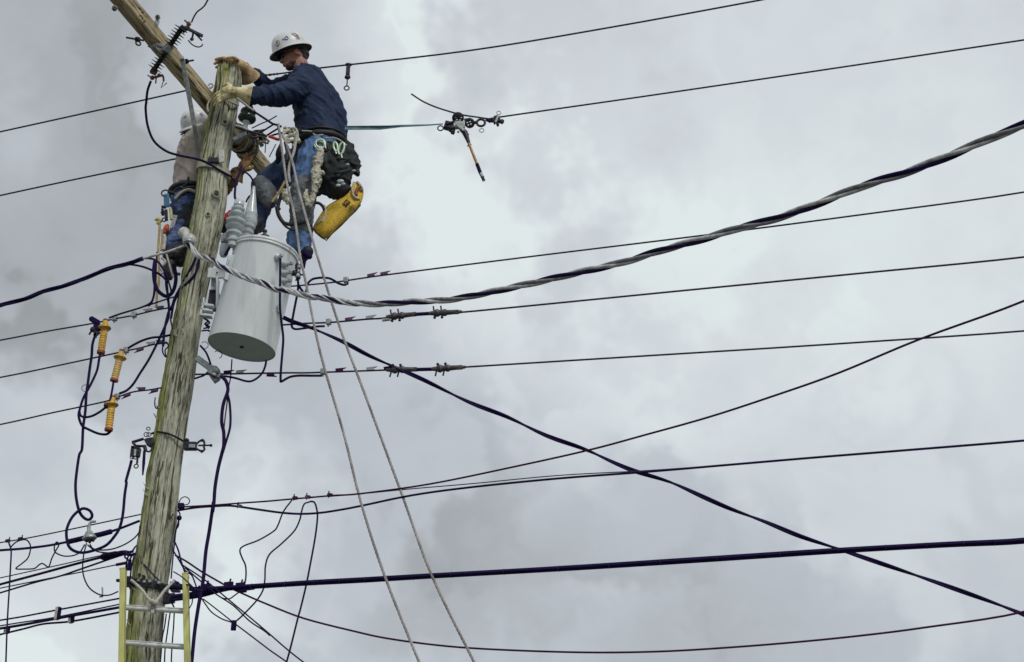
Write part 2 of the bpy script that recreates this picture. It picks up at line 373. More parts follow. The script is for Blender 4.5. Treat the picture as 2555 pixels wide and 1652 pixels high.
# ------------------------------------------------------------------ the ground
g = MB(); g.add([(-900, -900, 0), (900, -900, 0), (900, 900, 0), (-900, 900, 0)], [(0, 1, 2, 3)])
g.build('ground', grnd, smooth=False, kind='structure', label='dark asphalt and verge under the pole', org=Vector((0, 0, 0)))

# ------------------------------------------------------------------ utility pole
EDGE = [(163, 543, 604), (215, 535, 603), (300, 519, 588), (350, 508, 581), (400, 500, 573), (450, 491, 569), (500, 486, 567), (560, 478, 555), (620, 468, 545),
        (690, 455, 523), (750, 445, 511), (800, 434, 504), (900, 414, 493), (1000, 398, 476), (1100, 384, 461), (1200, 367, 447), (1300, 350, 442),
        (1400, 336, 428), (1500, 324, 411), (1600, 314, 401), (1660, 309, 397)]
axis = [P((a + b) / 2, y, PY) for (y, a, b) in EDGE]; rad = [(b - a) / 2 * mpp((a + b) / 2, y, PY) * 1.0 for (y, a, b) in EDGE]
sl = (axis[0] - axis[-1]) / (axis[0].z - axis[-1].z); foot = axis[-1] - sl * axis[-1].z
axis.append(foot); rad.append(.145)
# smooth the radius a little, keep the real unevenness
rad = [rad[0]] + [(rad[i - 1] + 2 * rad[i] + rad[i + 1]) / 4 for i in range(1, len(rad) - 1)] + [rad[-1]]
def pole_at(z):
    for i in range(len(axis) - 1):
        if axis[i].z >= z >= axis[i + 1].z:
            t = (axis[i].z - z) / (axis[i].z - axis[i + 1].z); return axis[i].lerp(axis[i + 1], t), rad[i] + (rad[i + 1] - rad[i]) * t
    return (axis[0].copy(), rad[0]) if z > axis[0].z else (axis[-1].copy(), rad[-1])
pole = thing('utility_pole', 'weathered grey green wooden utility pole with moss and long splits', 'utility pole', foot)
nr, na = 760, 80; ztop = axis[0].z; z0 = 0.0; vs = []; gr = []
for i in range(nr + 1):
    t = i / nr; z = ztop * (1 - t) if t > .72 else ztop - (ztop * .72) * (t / .72)
    c, r = pole_at(z)
    for k in range(na):
        a = 2 * math.pi * k / na; ca, sa = math.cos(a), math.sin(a)
        p1 = Vector((ca * 7.5, sa * 7.5, z * .75)); p2 = Vector((ca * 13, sa * 13, z * 1.3 + 7)); p3 = Vector((ca * 2.2, sa * 2.2, z * 3.0))
        g1 = noise.noise(p1); g2 = noise.noise(p2)
        d = -.011 * max(0, 1 - abs(g1) * 9) - .007 * max(0, 1 - abs(g2) * 5) + .006 * noise.noise(p3) + .0025 * noise.noise(Vector((ca * 9, sa * 9, z * 14)))
        if ca < -.35:                                           # torn bark ledges on the mossy side
            q_ = noise.noise(Vector((a * 2, 3.1, z * 5.5))); d += .010 * max(0, q_ * 2 - .15) * (-ca)
        if z > ztop - .9: d -= .012 * max(0, 1 - abs(noise.noise(Vector((ca * 4 + 3, sa * 4, z * .4)))) * 8) * min(1, (z - ztop + .9) * 2)
        if i == 0: d -= .012
        vs.append(Vector((c.x + ca * (r + d), c.y + sa * (r + d), z + (0 if i else .012 * noise.noise(p1 * 2)))))
        gr.append((ca * .11 + .02 * noise.noise(Vector((z * .8, 0, 0))), sa * .11, z))
mbp = MB(); fs = [(i * na + k, (i + 1) * na + k, (i + 1) * na + (k + 1) % na, i * na + (k + 1) % na) for i in range(nr) for k in range(na)]
vs.append(axis[0] + Vector((0, 0, .005))); gr.append((0, 0, ztop)); fs += [((k + 1) % na, len(vs) - 1, k) for k in range(na)]
def grainmesh(name, vs, gr, fs, material, parent):
    o0 = ORG[parent.name]; me = bpy.data.meshes.new(name); me.from_pydata([x - o0 for x in vs], [], fs); me.materials.append(material)
    at = me.attributes.new('grain', 'FLOAT_VECTOR', 'POINT'); at.data.foreach_set('vector', [c for gg in gr for c in gg])
    me.polygons.foreach_set('use_smooth', [True] * len(me.polygons))
    bm = bmesh.new(); bm.from_mesh(me); bmesh.ops.recalc_face_normals(bm, faces=bm.faces); bm.to_mesh(me); bm.free()
    o = bpy.data.objects.new(name, me); COL.objects.link(o); o.parent = parent; ORG[o.name] = o0; return o
shaft = grainmesh('pole_shaft', vs, gr, fs, pole_m, pole)

def surf(x, y, off=0.0):
    """point on the pole's near surface seen at (x, y)"""
    r = ray(x, y); best = None
    p = P(x, y, PY); c, rr = pole_at(p.z)
    dx = max(-.98, min(.98, (p.x - c.x) / rr)); yy = c.y - rr * math.sqrt(1 - dx * dx) - off
    return P(x, y, yy)
# knots and bolt holes in the shaft (dark sunk rings)
for (x, y, r) in w(C, (1250, 385, 6), (1125, 1440, 9)) + w(E, (675, 430, 5), (500, 635, 5)) + w(LL, (135, 375, 4)) + w(YY, (425, 1345, 10)) + w(M, (360, 1060, 5)):
    s_ = r * mpp(x, y); p = surf(x, y, .001); nrm = (p - pole_at(p.z)[0]); nrm.z = 0
    k = MB(); k.sph(p, s_ * .62, (1, .25, 1.35), nrm.to_track_quat('Y', 'Z').to_matrix(), 10); k.build('knot', ink, pole)
    k = MB(); k.ring(p, s_ * 1.05, s_ * .3, nrm, 14, 6); o = k.build('knot_rim', galv if y > 850 and y < 1100 else pole_m, pole)
# splinters on the left edge
for (x, y) in w(M, (440, 120), (320, 1020), (300, 1110)) + w(H, (770, 1160), (750, 1270)) + w(J, (1225, 60), (1230, 120)) + [(478, 548), (330, 1470), (318, 1560)]:
    p = surf(x + 14, y + 3); k = MB()
    d = Vector((-.045, -.01, .03 + .03 * random.random())); k.tube(crom([p, p + d * .5 + Vector((0, 0, -.01)), p + d]), [.006, .001], 5); k.build('splinter', pole_m, pole)

def band(zc_pts, rr, material, name, wide, off=.004, flat=True):
    """a metal band round the pole through pixel points of its near edge"""
    return None
def ringband(x, y, h, name, material, tilt=0.0, off=.004, parent=None):
    p = surf(x, y); c, r = pole_at(p.z); n = 48; k = MB(); vs = []
    for j, (dz, ro) in enumerate(((-h / 2, off - .02), (-h / 2, off), (h / 2, off), (h / 2, off - .02))):
        for i in range(n):
            a = 2 * math.pi * i / n; z = p.z + dz + tilt * math.cos(a) * r
            cc, r2 = pole_at(z); vs.append(Vector((cc.x + math.cos(a) * (r2 + ro), cc.y + math.sin(a) * (r2 + ro), z)))
    k.add(vs, [(j * n + i, j * n + (i + 1) % n, (j + 1) * n + (i + 1) % n, (j + 1) * n + i) for j in range(3) for i in range(n)])
    return k.build(name, material, parent or pole)
ringband(*w(C, (1080, 1010))[0], .055, 'pole_band', pole_m, -.25, .014)
ringband(*w(K, (520, 525))[0], .045, 'pole_band', dkmetal, -.10, .010)
k = MB(); k.bar(surf(*w(C, (1080, 920))[0], .02), surf(*w(C, (1075, 990))[0], .02), .075, .03); k.build('band_bracket', dkmetal, pole, bevel=.004)
k = MB(); k.bar(surf(*w(C, (1195, 800))[0], .02), surf(*w(C, (1200, 985))[0], .025), .038, .014); k.build('ground_clamp_plate', porc_lt, pole, bevel=.004)
for (x, y) in w(K, (340, 420), (390, 440), (400, 505), (470, 500), (330, 495), (580, 515)):
    p = surf(x, y, .018); k = MB(); k.lathe(p + Vector((0, .02, 0)), p + Vector((0, -.012, 0)), [(0, .010), (1, .010)], 6); k.build('bolt', galv if y > 1448 else dkmetal, pole, smooth=False)
# copper ground wire stapled down the far left of the shaft, seen curving round the front at the lower band
k = MB(); k.tube(crom([surf(*p, .006) for p in w(K, (340, 240), (430, 330), (520, 430), (600, 510))]), .0055, 6); k.build('guy_hook_rod', dkmetal, pole)
for (x, y, dx) in ((K[0] + 205 / K[2], K[1] + 505 / K[2], 1), (K[0] + 780 / K[2], K[1] + 570 / K[2], 1)):
    p = P(x, y, 8.72); k = MB(); k.box(p, Vector((1, 0, 0)), Vector((0, 1, 0)), Vector((0, 0, 1)), .055 if dx > 0 else .09, .09, .05); k.tube([p + Vector((-.07, -.03, 0)), p + Vector((.10, -.03, -.01))], .011, 8)
    k.build('band_clamp', dkmetal, pole, bevel=.006)

# ------------------------------------------------------------------ crossarm
ca = P(560, 318, 9.20); zc = ca.z
cl_ = PZ(307, 0, zc); cr_ = PZ(693, 462, zc); dirc = (cr_ - cl_).normalized(); cl_ = cl_ - dirc * .55
arm = thing('crossarm', 'long timber crossarm fixed behind the pole top, running toward the camera', 'crossarm', (cl_ + cr_) / 2)
up = Vector((0, 0, 1)); sdv = up.cross(dirc).normalized()
if sdv.x < 0: sdv = -sdv
n_ = 60; vs = []; gr = []; wd, ht = .094, .116; ch = .008
sec = [(-wd / 2 + ch, -ht / 2), (wd / 2 - ch, -ht / 2), (wd / 2, -ht / 2 + ch), (wd / 2, ht / 2 - ch), (wd / 2 - ch, ht / 2), (-wd / 2 + ch, ht / 2), (-wd / 2, ht / 2 - ch), (-wd / 2, -ht / 2 + ch)]
Lc = (cr_ - cl_).length
for i in range(n_ + 1):
    c = cl_ + dirc * (Lc * i / n_)
    for (a, b) in sec:
        jit = .0018 * noise.noise(Vector((i * .4, a * 40, b * 40))); vs.append(c + sdv * (a + jit) + up * (b + jit)); gr.append((a, b * 1.0, Lc * i / n_))
fs = [(i * 8 + k, i * 8 + (k + 1) % 8, (i + 1) * 8 + (k + 1) % 8, (i + 1) * 8 + k) for i in range(n_) for k in range(8)] + [tuple(range(8)), tuple(range(n_ * 8, n_ * 8 + 8))]
tb = grainmesh('timber', vs, gr, fs, beam_m, arm)
for pl in tb.data.polygons: pl.use_smooth = False
def on_arm(x, y, side='face', off=0.0):
    r = ray(x, y)
    if side == 'face': n = sdv; p0 = cl_ + sdv * (wd / 2 + off)
    else: n = up; p0 = cl_ - up * (ht / 2 + off)
    return CAM + r * ((p0 - CAM).dot(n) / r.dot(n))
aY = on_arm(430, 120).y; bY = on_arm(454, 150).y
# branded marks on the face
for pl in ([(560, 105), (600, 140)], [(600, 140), (590, 112)], [(610, 175), (640, 195)], [(640, 195), (632, 172)], [(578, 238), (600, 225)], [(600, 225), (632, 268)], [(632, 268), (612, 280)], [(640, 300), (668, 330)], [(668, 330), (664, 300)], [(650, 318), (640, 330)]):
    a, b = [on_arm(*w(A, p)[0], 'face', .001) for p in pl]; k = MB(); k.bar(a, b, .0065, .002, sdv); k.build('burned_mark', ink, arm, smooth=False)
# bolts through the arm
for (fr, a, b, c_) in ((A, (230, 70), (205, 145), 1), (A, (640, 598), (390, 556), 0), (A, (1215, 918), (1375, 892), 0), (A, (850, 300), (848, 240), 1)):
    yy_ = on_arm(*w(fr, a)[0]).y; p0 = q(fr, *a, yy_ + .05); p1 = q(fr, *b, yy_ - .08); k = MB(); k.tube([p0, p1], .007, 8); k.build('through_bolt', dkmetal, arm)
    k = MB(); pm = p0.lerp(p1, .35 if not c_ else .7); d = (p1 - p0).normalized(); k.lathe(pm - d * .012, pm + d * .012, [(0, .019), (1, .019)], 6); k.build('nut', galv if c_ else dkmetal, arm, smooth=False)
k = MB(); k.ring(q(A, 562, 640, aY - .05), .016, .006, Vector((.5, -1, 0))); k.build('eye_nut', dkmetal, arm)
k = MB(); a = q(A, 848, 300, aY - .14); b = q(A, 722, 660, aY - .12); k.bar(a, b, .036, .006); k.bar(b, q(A, 770, 690, aY - .12), .036, .006); k.build('mounting_strap', galv, arm, bevel=.002)
for t in (.25, .5, .75): k = MB(); p = a.lerp(b, t) + Vector((0, -.006, 0)); k.sph(p, .0055, (1, .4, 1.6)); k.build('strap_hole', ink, arm)
# lashing, tie wires and old hardware wound round the arm beside the pole
rnd = random.Random(3)
for i in range(11):
    c = cl_ + dirc * ((ca - cl_).length + .10 + i * .026 + rnd.random() * .01)
    rr = .076 + rnd.random() * .014; tilt = (dirc + Vector((rnd.uniform(-.45, .45), rnd.uniform(-.3, .3), rnd.uniform(-.4, .4)))).normalized()
    k = MB(); k.ring(c, rr, .0075 + rnd.random() * .004, tilt, 22, 6, up=up)
    k.build('lashing_turn', [lash_m, dkmetal, lash_m, glove_b][i % 4], arm)
for i in range(9):
    x, y = rnd.uniform(540, 860), rnd.uniform(600, 900); p = q(T, x, y, 8.86); k = MB()
    d = Vector((rnd.uniform(-1, 1), rnd.uniform(-.3, .3), rnd.uniform(-.6, .6))).normalized() * .05
    k.tube(crom([p - d, p + Vector((0, -.02, .012)), p + d]), .008, 7); k.sph(p, .013); k.build('tie_wire_end', [lash_m, dkmetal, lash_m][i % 3], arm)

# flat brace from the arm to the pole
br = thing('crossarm_brace', 'pale flat steel brace slanting from the crossarm down to the pole band', 'brace', q(C, 860, 800, 8.66))
k = MB(); a = q(A, 1213, 870, bY - .08); m_ = q(C, 800, 430, 8.50); b = q(C, 868, 830, 8.66); k.bar(a, m_, .032, .007); k.bar(m_, b, .032, .007); k.build('brace_bar', galv, br, bevel=.002)
k = MB(); k.lathe(a + Vector((0, .02, 0)), a + Vector((0, -.02, 0)), [(0, .014), (1, .014)], 6); k.build('bolt', galv, br, smooth=False)

# ------------------------------------------------------------------ polymer fuse cutout on the arm
co = thing('fuse_cutout', 'black ribbed polymer insulator hanging across the crossarm with metal end fittings', 'insulator', q(A, 1010, 720, aY - .24))
cY = aY - .24
def qa(x, y):
    a_ = w(A, (x, y))[0]; return P(a_[0], a_[1], cY * ray(*a_).y / ray(*w(A, (790, 1040))[0]).y)
a0 = qa(790, 1040); a1 = qa(1215, 400); axl = (a1 - a0).length; s_ = mpp(430, 120, cY)
k = MB(); k.lathe(a0, a1, [(0, 6 * s_), (1, 6 * s_)], 16); k.build('core', polymer, co)
def tt(x, y):
    p = qa(x, y); return (p - a0).dot(a1 - a0) / axl ** 2
for (ta, tb_, cnt, R) in ((.04, .40, 7, 18.5), (.60, .96, 7, 18.5)):
    for i in range(cnt):
        t = ta + (tb_ - ta) * i / (cnt - 1); rr = (R if i % 2 == 0 else R * .88) * s_; d = .0050 / axl; k = MB()
        k.lathe(a0, a1, [(t - d, 5 * s_), (t - d * .5, rr * .97), (t, rr), (t + d * .2, rr * .96), (t + d, 6 * s_)], 28); k.build('shed', polymer, co)
k = MB(); k.lathe(a0, a1, [(.42, 8 * s_), (.43, 10.5 * s_), (.57, 10.5 * s_), (.58, 8 * s_)], 20); k.build('centre_collar', galv, co)
k = MB(); k.tube(crom([q(A, 760, 690, cY + .1), q(A, 850, 660, cY + .05), qa(960, 690), qa(985, 730)]), .010, 8); k.tube(crom([q(A, 800, 620, cY + .1), q(A, 860, 720, cY + .03), qa(930, 740)]), .009, 8); k.build('mounting_bracket', galv, co)
k = MB(); k.bar(qa(1190, 385), qa(1260, 470), .030, .02); k.bar(qa(1240, 400), qa(1515, 535), .018, .02); k.bar(qa(1400, 490), qa(1505, 600), .010, .012)
k.bar(qa(1375, 490), qa(1360, 560), .012, .01); k.build('top_contact_arm', dkmetal, co, bevel=.002)
k = MB(); k.sph(qa(1355, 580), .014, (1, .6, 1)); k.tube(crom([qa(1300, 595), qa(1360, 660), qa(1440, 695), qa(1500, 680), qa(1512, 650)]), .0045, 7); k.build('pull_hook', dkmetal, co)
k = MB(); k.sph(qa(1310, 350), .014, (1, .8, 1.2)); k.tube([qa(1245, 300), qa(1340, 370)], .006); k.bar(qa(1300, 340), qa(1300, 420), .02, .02); k.build('top_terminal', rust, co)
k = MB(); k.bar(qa(750, 1040), qa(830, 1080), .03, .03); k.sph(qa(770, 1150), .016); k.sph(qa(870, 1110), .012); k.bar(qa(740, 1160), qa(930, 1110), .012, .012)
k.bar(qa(930, 1120), qa(940, 1200), .012, .012); k.tube([qa(940, 1180), qa(900, 1300), qa(985, 1225)], .004); k.tube([qa(830, 1130), qa(820, 1235)], .005)
k.build('hinge_contact', rust, co)
k = MB(); k.tube([qa(700, 1110), qa(760, 1150)], .005); k.build('hinge_pin', galv, co)

# ------------------------------------------------------------------ bell insulator beside the pole head
bi = thing('bell_insulator', 'dark green glazed bell insulator tucked right of the pole under the glove', 'insulator', q(C, 1550, 430, 8.68))
b0 = q(C, 1555, 440, 8.7); b1 = q(C, 1620, 120, 8.7); s_ = mpp(615, 285, 8.7)
k = MB(); k.lathe(b0, b1, [(.15, 4 * s_), (.22, 13 * s_), (.26, 20 * s_), (.34, 23 * s_), (.44, 21 * s_), (.50, 15 * s_), (.54, 16 * s_), (.62, 19.5 * s_), (.70, 18 * s_), (.78, 12 * s_), (.90, 9 * s_), (1, 5 * s_)], 32); k.build('bell', porc_dk, bi)
k = MB(); k.lathe(b0, b1, [(-.12, 3 * s_), (-.1, 6 * s_), (.10, 6 * s_), (.17, 9 * s_), (.26, 10 * s_), (.27, 5 * s_)], 20); k.build('pin_cap', porc, bi)

# ------------------------------------------------------------------ transformer
TY = 8.62
tb0 = P(603, 867, TY); tb1 = P(664, 629, TY); ta_ = (tb1 - tb0); tl = ta_.length; tu = ta_ / tl
r0 = 85.5 * mpp(603, 867, TY); r1 = 80.5 * mpp(664, 629, TY) * .99
tr = thing('pole_transformer', 'light grey pole mounted transformer tank with two porcelain bushings on its lid', 'transformer', tb0)
def tp(h): return h / tl
k = MB(); k.lathe(tb0, tb1, [(tp(.012), r0 * .93), (tp(.012), r0 * .985), (0, r0 * .985), (0, r0), (tp(.010), r0 * 1.0), (tp(.03), r0 * .996), (.5, (r0 + r1) / 2), (.94, r1 * .995), (.96, r1)], 96); k.build('tank', tank_m, tr)
k = MB(); k.lathe(tb0, tb1, [(tp(.006), .001), (tp(.006), r0 * .975), (tp(.016), r0 * .975), (tp(.016), .001)], 72); k.build('tank_bottom', mat('green_grey_enamel', (.40, .47, .42), .5, var=.08, scale=10, bump=.1, bscale=200), tr)
k = MB(); k.sph(tb0 + tu * .001, .014, (1, 1, .5)); k.build('drain_plug', ink, tr)
k = MB(); k.lathe(tb0, tb1, [(.955, r1 * 1.0), (.958, r1 * 1.035), (.972, r1 * 1.045), (.978, r1 * 1.03), (.984, r1 * 1.05), (1.0, r1 * 1.05), (1.012, r1 * 1.02), (1.03, r1 * .85), (1.05, r1 * .4), (1.055, .001)], 96); k.build('lid', tank_m, tr)
def on_tank(x, y, off=0.0, fr=G):
    r = ray(fr[0] + x / fr[2], fr[1] + y / fr[2]); o = CAM - tb0; dd = r - tu * r.dot(tu); oo = o - tu * o.dot(tu)
    rr = (r0 + r1) / 2 + off; a = dd.dot(dd); b = 2 * dd.dot(oo); c = oo.dot(oo) - rr * rr; disc = max(0, b * b - 4 * a * c)
    t = (-b - math.sqrt(disc)) / (2 * a); p = CAM + r * t; nn = (p - tb0); nn = (nn - tu * nn.dot(tu)).normalized(); return p, nn
def bushing(bx, by, txx, tyy, Y, sheds, name='high_voltage_bushing'):
    a = q(G, bx, by, Y); b = q(G, txx, tyy, Y); s_ = mpp(590, 550, Y); prof = []
    for (t, r) in sheds: prof.append((t, r * s_))
    k = MB(); k.lathe(a, b, prof, 32); return k.build(name, porc, tr)
SH = [(-.08, 11), (.02, 11), (.03, 15), (.07, 16), (.10, 12), (.16, 12), (.19, 19), (.235, 20), (.25, 14), (.30, 13), (.33, 22), (.375, 24), (.40, 17), (.44, 16), (.47, 24), (.515, 25), (.54, 17), (.58, 15), (.61, 21), (.65, 22), (.68, 15), (.73, 13), (.76, 17), (.80, 17), (.82, 11), (.86, 11), (.87, 13), (.98, 12), (1.0, 9), (1.0, .1)]
bb = bushing(352, 440, 412, 70, 8.50, SH)
k = MB(); k.lathe(q(G, 385, 130, 8.5), q(G, 378, 60, 8.5), [(0, .006), (1, .004)], 8); k.build('bushing_terminal', galv, bb)
SH2 = [(-.1, 11), (.0, 13), (.1, 14), (.13, 10), (.22, 10), (.26, 15), (.36, 16), (.42, 11), (.50, 11), (.55, 16), (.68, 17), (.74, 12), (.85, 12), (.90, 18), (.97, 18), (1.0, 14)]
bc = bushing(470, 395, 505, 235, 8.66, SH2)
k = MB(); s_ = mpp(620, 520, 8.66); k.lathe(q(G, 502, 285, 8.66), q(G, 538, -55, 8.66), [(0, 14 * s_), (.05, 17 * s_), (.10, 17 * s_), (.24, 15.5 * s_), (.26, 16.5 * s_), (.30, 15 * s_), (.6, 10 * s_), (.95, 4.5 * s_), (1, 2.5 * s_)], 28); k.build('wildlife_guard', porc, bc)
k = MB(); p = q(G, 300, 410, 8.62); k.lathe(p + Vector((.02, .02, 0)), p - Vector((.02, .03, 0)), [(0, .034), (.3, .046), (.7, .046), (1, .03)], 24); k.build('arrester_disc', galv, tr)
k = MB(); p = q(G, 290, 520, 8.62); k.lathe(q(G, 285, 460, 8.62), q(G, 270, 560, 8.62), [(0, .03), (.2, .033), (.8, .03), (1, .02)], 20); k.build('lightning_arrester', porc, tr)
k = MB(); k.tube(crom([q(G, 345, 440, 8.55), q(G, 320, 490, 8.52), q(G, 285, 550, 8.55)]), .009, 8); k.build('arrester_lead', cable, tr)
k = MB(); a = q(G, 590, 392, 8.6); b = q(G, 634, 325, 8.6); k.lathe(a.lerp(q(G, 634, 400, 8.6), .9), b, [(0, .036), (.2, .034), (.3, .015), (.7, .010), (.72, .016), (.9, .016), (1, .006)], 14); k.build('relief_valve', dkmetal, tr)
k = MB(); k.bar(q(G, 700, 428, 8.55), q(G, 725, 438, 8.55), .02, .02); k.build('lid_clip', tank_m, tr, bevel=.004)
for (x, y, ln) in ((745, 572, .055), (842, 630, .060), (848, 705, .05), (830, 775, .045)):
    p, nn = on_tank(min(x, 800), y); nn = (nn + Vector((.5 if x > 800 else 0, 0, 0))).normalized(); p = p - nn * .01
    s_ = .024 if x < 800 else .022
    k = MB(); k.lathe(p, p + nn * ln, [(0, s_), (.15, s_ * 1.1), (.3, s_), (.55, s_ * .9), (.6, s_ * .6), (1, s_ * .55)], 18); lb = k.build('low_voltage_bushing', porc, tr)
    k = MB(); k.box(p + nn * (ln + .008), nn, Vector((0, 0, 1)), nn.cross(Vector((0, 0, 1))), .026, .022, .018); k.build('spade_terminal', galv, lb, bevel=.003)
rnd = random.Random(5)
for i in range(9):
    p = q(G, 905 + rnd.uniform(-20, 30), 640 + i * 13, 8.52 + rnd.uniform(-.02, .03)); k = MB(); k.sph(p, .010 + rnd.random() * .008, (1, 1, 1.3)); k.tube([p, p + Vector((rnd.uniform(-.03, .03), 0, rnd.uniform(-.03, .02)))], .006); k.build('connector_lug', [dkmetal, galv, dkmetal][i % 3], tr)
for (a, b, wd_, nm) in (((330, 560), (290, 770), .022, 'lifting_lug'), ((355, 545), (325, 660), .008, 'lifting_lug')):
    p1, n1 = on_tank(*a, .01); p2, n2 = on_tank(*b, .01); k = MB(); k.bar(p1, p2, wd_, .03, n1); k.build(nm, tank_m, tr, bevel=.004)
k = MB(); k.prism([q(G, *p, 8.60) for p in ((140, 655), (290, 662), (290, 745), (225, 745), (225, 1010), (205, 1010), (205, 745), (128, 742))], Vector((0, .02, 0))); k.build('hanger_bracket', tank_m, tr, smooth=False, bevel=.003)
k = MB(); k.sph(q(G, 215, 700, 8.59), .007, (1, .5, 1)); k.build('bracket_bolt', ink, tr)
k = MB(); k.prism([q(G, *p, 8.64) for p in ((165, 750), (228, 750), (222, 850), (160, 850))], Vector((0, .05, 0))); k.build('hanger_bracket', galv, tr, smooth=False)
k = MB(); k.prism([q(G, *p, 8.66) for p in ((150, 848), (222, 848), (195, 990), (130, 985))], Vector((0, .10, 0))); k.build('bracket_gap_shade', dkmetal, tr, smooth=False)  # dark block put in as the shade of the gap between brackets
for (a, b, wd_) in (((85, 985), (190, 1000), .016), ((75, 1030), (180, 1045), .014), ((65, 1075), (172, 1090), .012), ((100, 985), (70, 1085), .014), ((105, 930), (100, 990), .012)):
    k = MB(); k.bar(q(G, *a, 8.60), q(G, *b, 8.60), wd_, .05); k.build('hanger_bracket', tank_m, tr, smooth=False, bevel=.003)
for (x, y) in ((748, 1000), (752, 1042)): p, nn = on_tank(x - 8, y); k = MB(); k.ring(p + nn * .012, .012, .004, nn + Vector((.2, 0, 0))); k.build('ground_lug', galv, tr)
for pts in ([(100, 1100), (135, 1125), (110, 1150), (150, 1175), (95, 1190)], [(80, 1210), (135, 1205), (150, 1215)], [(125, 1110), (150, 1140), (120, 1160), (145, 1190)]):
    k = MB(); k.tube(crom([q(G, *p, 8.62) for p in pts]), .006, 6); k.build('bond_wire', cable, tr)
k = MB(); k.ring(q(G, 105, 1335, 8.66), .045 * .55, .0025, Vector((.1, -1, 0)), arc=4.2, a0=.6); k.build('thin_tie_wire', bare, tr)
k = MB(); k.ring(q(G, 222, 1418, 8.66), .042 * .65, .0028, Vector((.1, -1, 0)), arc=3.6, a0=1.2); k.build('thin_tie_wire', bare, tr)

# ------------------------------------------------------------------ spool insulator holding the service cable
sp = thing('spool_insulator', 'pale porcelain spool insulator holding the twisted cable on the pole left side', 'insulator', q(E, 470, 790, 8.55))
a = q(E, 398, 630, 8.6); b = q(E, 490, 755, 8.52); s_ = mpp(465, 590, 8.55) * .84
k = MB(); k.lathe(a, b, [(-.15, 5 * s_), (-.12, 12 * s_), (.0, 17 * s_), (.14, 18 * s_), (.22, 13 * s_), (.42, 11 * s_), (.55, 13 * s_), (.64, 19 * s_), (.80, 20 * s_), (.9, 15 * s_), (1, 7 * s_)], 28); k.build('spool', porc_lt, sp)
k = MB(); k.tube(crom([q(E, 410, 770, 8.5), q(E, 420, 735, 8.46), q(E, 460, 725, 8.45), q(E, 500, 745, 8.47), q(E, 505, 790, 8.5)]), .010, 7); k.tube([q(E, 365, 600, 8.6), q(E, 530, 800, 8.5)], .008); k.build('clevis', galv, sp)

# ------------------------------------------------------------------ wires
WG_ = {}
def wire(name, label, pts, px, material=cable, cat='wire', n=8, ref=None, group=None, r1=None):
    p = ref or pts[0]; dep = (p - CAM).dot(CR @ Vector((0, 0, -1))); r = px / 2 * dep / F
    k = MB(); k.tube(pts, r if r1 is None else [r, r * r1], n); return k.build(name, material, None, label=label, cat=cat, group=group)
def at_px(pts, x):
    """point of a polyline whose picture x is x"""
    best = None
    for a, b in zip(pts, pts[1:]):
        for t in (0, .25, .5, .75, 1):
            c = a.lerp(b, t); v_ = CR.transposed() @ (c - CAM); xx = 1277.5 + F * v_.x / -v_.z
            if best is None or abs(xx - x) < best[0]: best = (abs(xx - x), c, (b - a).normalized())
    return best[1], best[2]
def crimp(parent, pts, x, kind='crimp', material=None, up_=1):
    """a connector squeezed on a wire"""
    p, d = at_px(pts, x); u = (up - d * up.dot(d)).normalized(); k = MB()
    if kind == 'crimp':
        k.box(p + u * .011 * up_, d, u, d.cross(u), .048, .015, .014); k.tube([p - d * .028 + u * .02 * up_, p + d * .036 + u * .021 * up_], .0032); k.tube([p + u * .022 * up_ - d * .02, p + d * .045 + u * .026 * up_], .0028)
        k.build('crimp_connector', material or galv, parent)
    elif kind == 'block':
        k.box(p + u * .004, d, u, d.cross(u), .032, .038, .030); k.lathe(p - u * .03, p + u * .03, [(0, .007), (1, .007)], 6); k.build('split_bolt_connector', material or galv, parent, bevel=.004)
    elif kind == 'mini':
        k.box(p + u * .004, d, u, d.cross(u), .030, .018, .016); k.tube([p - d * .008 - u * .01, p - d * .012 + u * .028], .004)
        k.build('line_tap', material or galv, parent)
    elif kind == 'grip':                                    # bolted dead-end grip with two long bolts
        k.tube([p - d * .09, p - d * .03, p + d * .06, p + d * .13], [.012, .020, .016, .010], 10); k.sph(p - d * .035, .026); k.sph(p + d * .015, .024); k.box(p + d * .065, d, u, d.cross(u), .09, .024, .02)
        g_ = k.build('strain_clamp', clampm, parent)
        for s2 in (-.05, .0):
            k = MB(); k.tube([p + d * s2 - u * .026 * up_, p + d * (s2 - .014) + u * .050 * up_], .0055); k.sph(p + d * s2 - u * .032 * up_, .010, n=8); k.build('clamp_bolt', dkmetal, g_)
    elif kind == 'sleeve':
        k.tube([p - d * .17, p - d * .15, p + d * .15, p + d * .17], [.006, .012, .012, .006], 10); k.build('splice_sleeve', material or cable, parent)

# --- line A: top conductor
ptsA = span([(598, 197), (637, 191), (712, 182), (796, 170)] + w(F0, (1090, 118), (1430, 62), (1770, 0), ) + [(2100, -38)], 9.45, .10, ext=6)
wA = wire('line_wire', 'topmost bare conductor running from the pole head up to the right edge', ptsA, 4.2, bare)
for i in range(8):
    p, d = at_px(ptsA, 642 + i * 7); k = MB(); k.sph(p, .0105, n=8); k.build('armor_wrap', dkmetal, wA)
ptsAl = span([(486, 221), (420, 236), (200, 285), (0, 329), (-160, 364)], 8.9, -.1, ext=12)
wAl = wire('line_wire', 'upper bare conductor leaving the pole to the left above the second worker', ptsAl, 4.2, bare)
ptsBl = span([(470, 390), (380, 408), (200, 445), (0, 488), (-160, 524)], 9.2, -.1, ext=12)
wire('line_wire', 'bare conductor on the left passing behind the tan shirt', ptsBl, 4.2, bare)
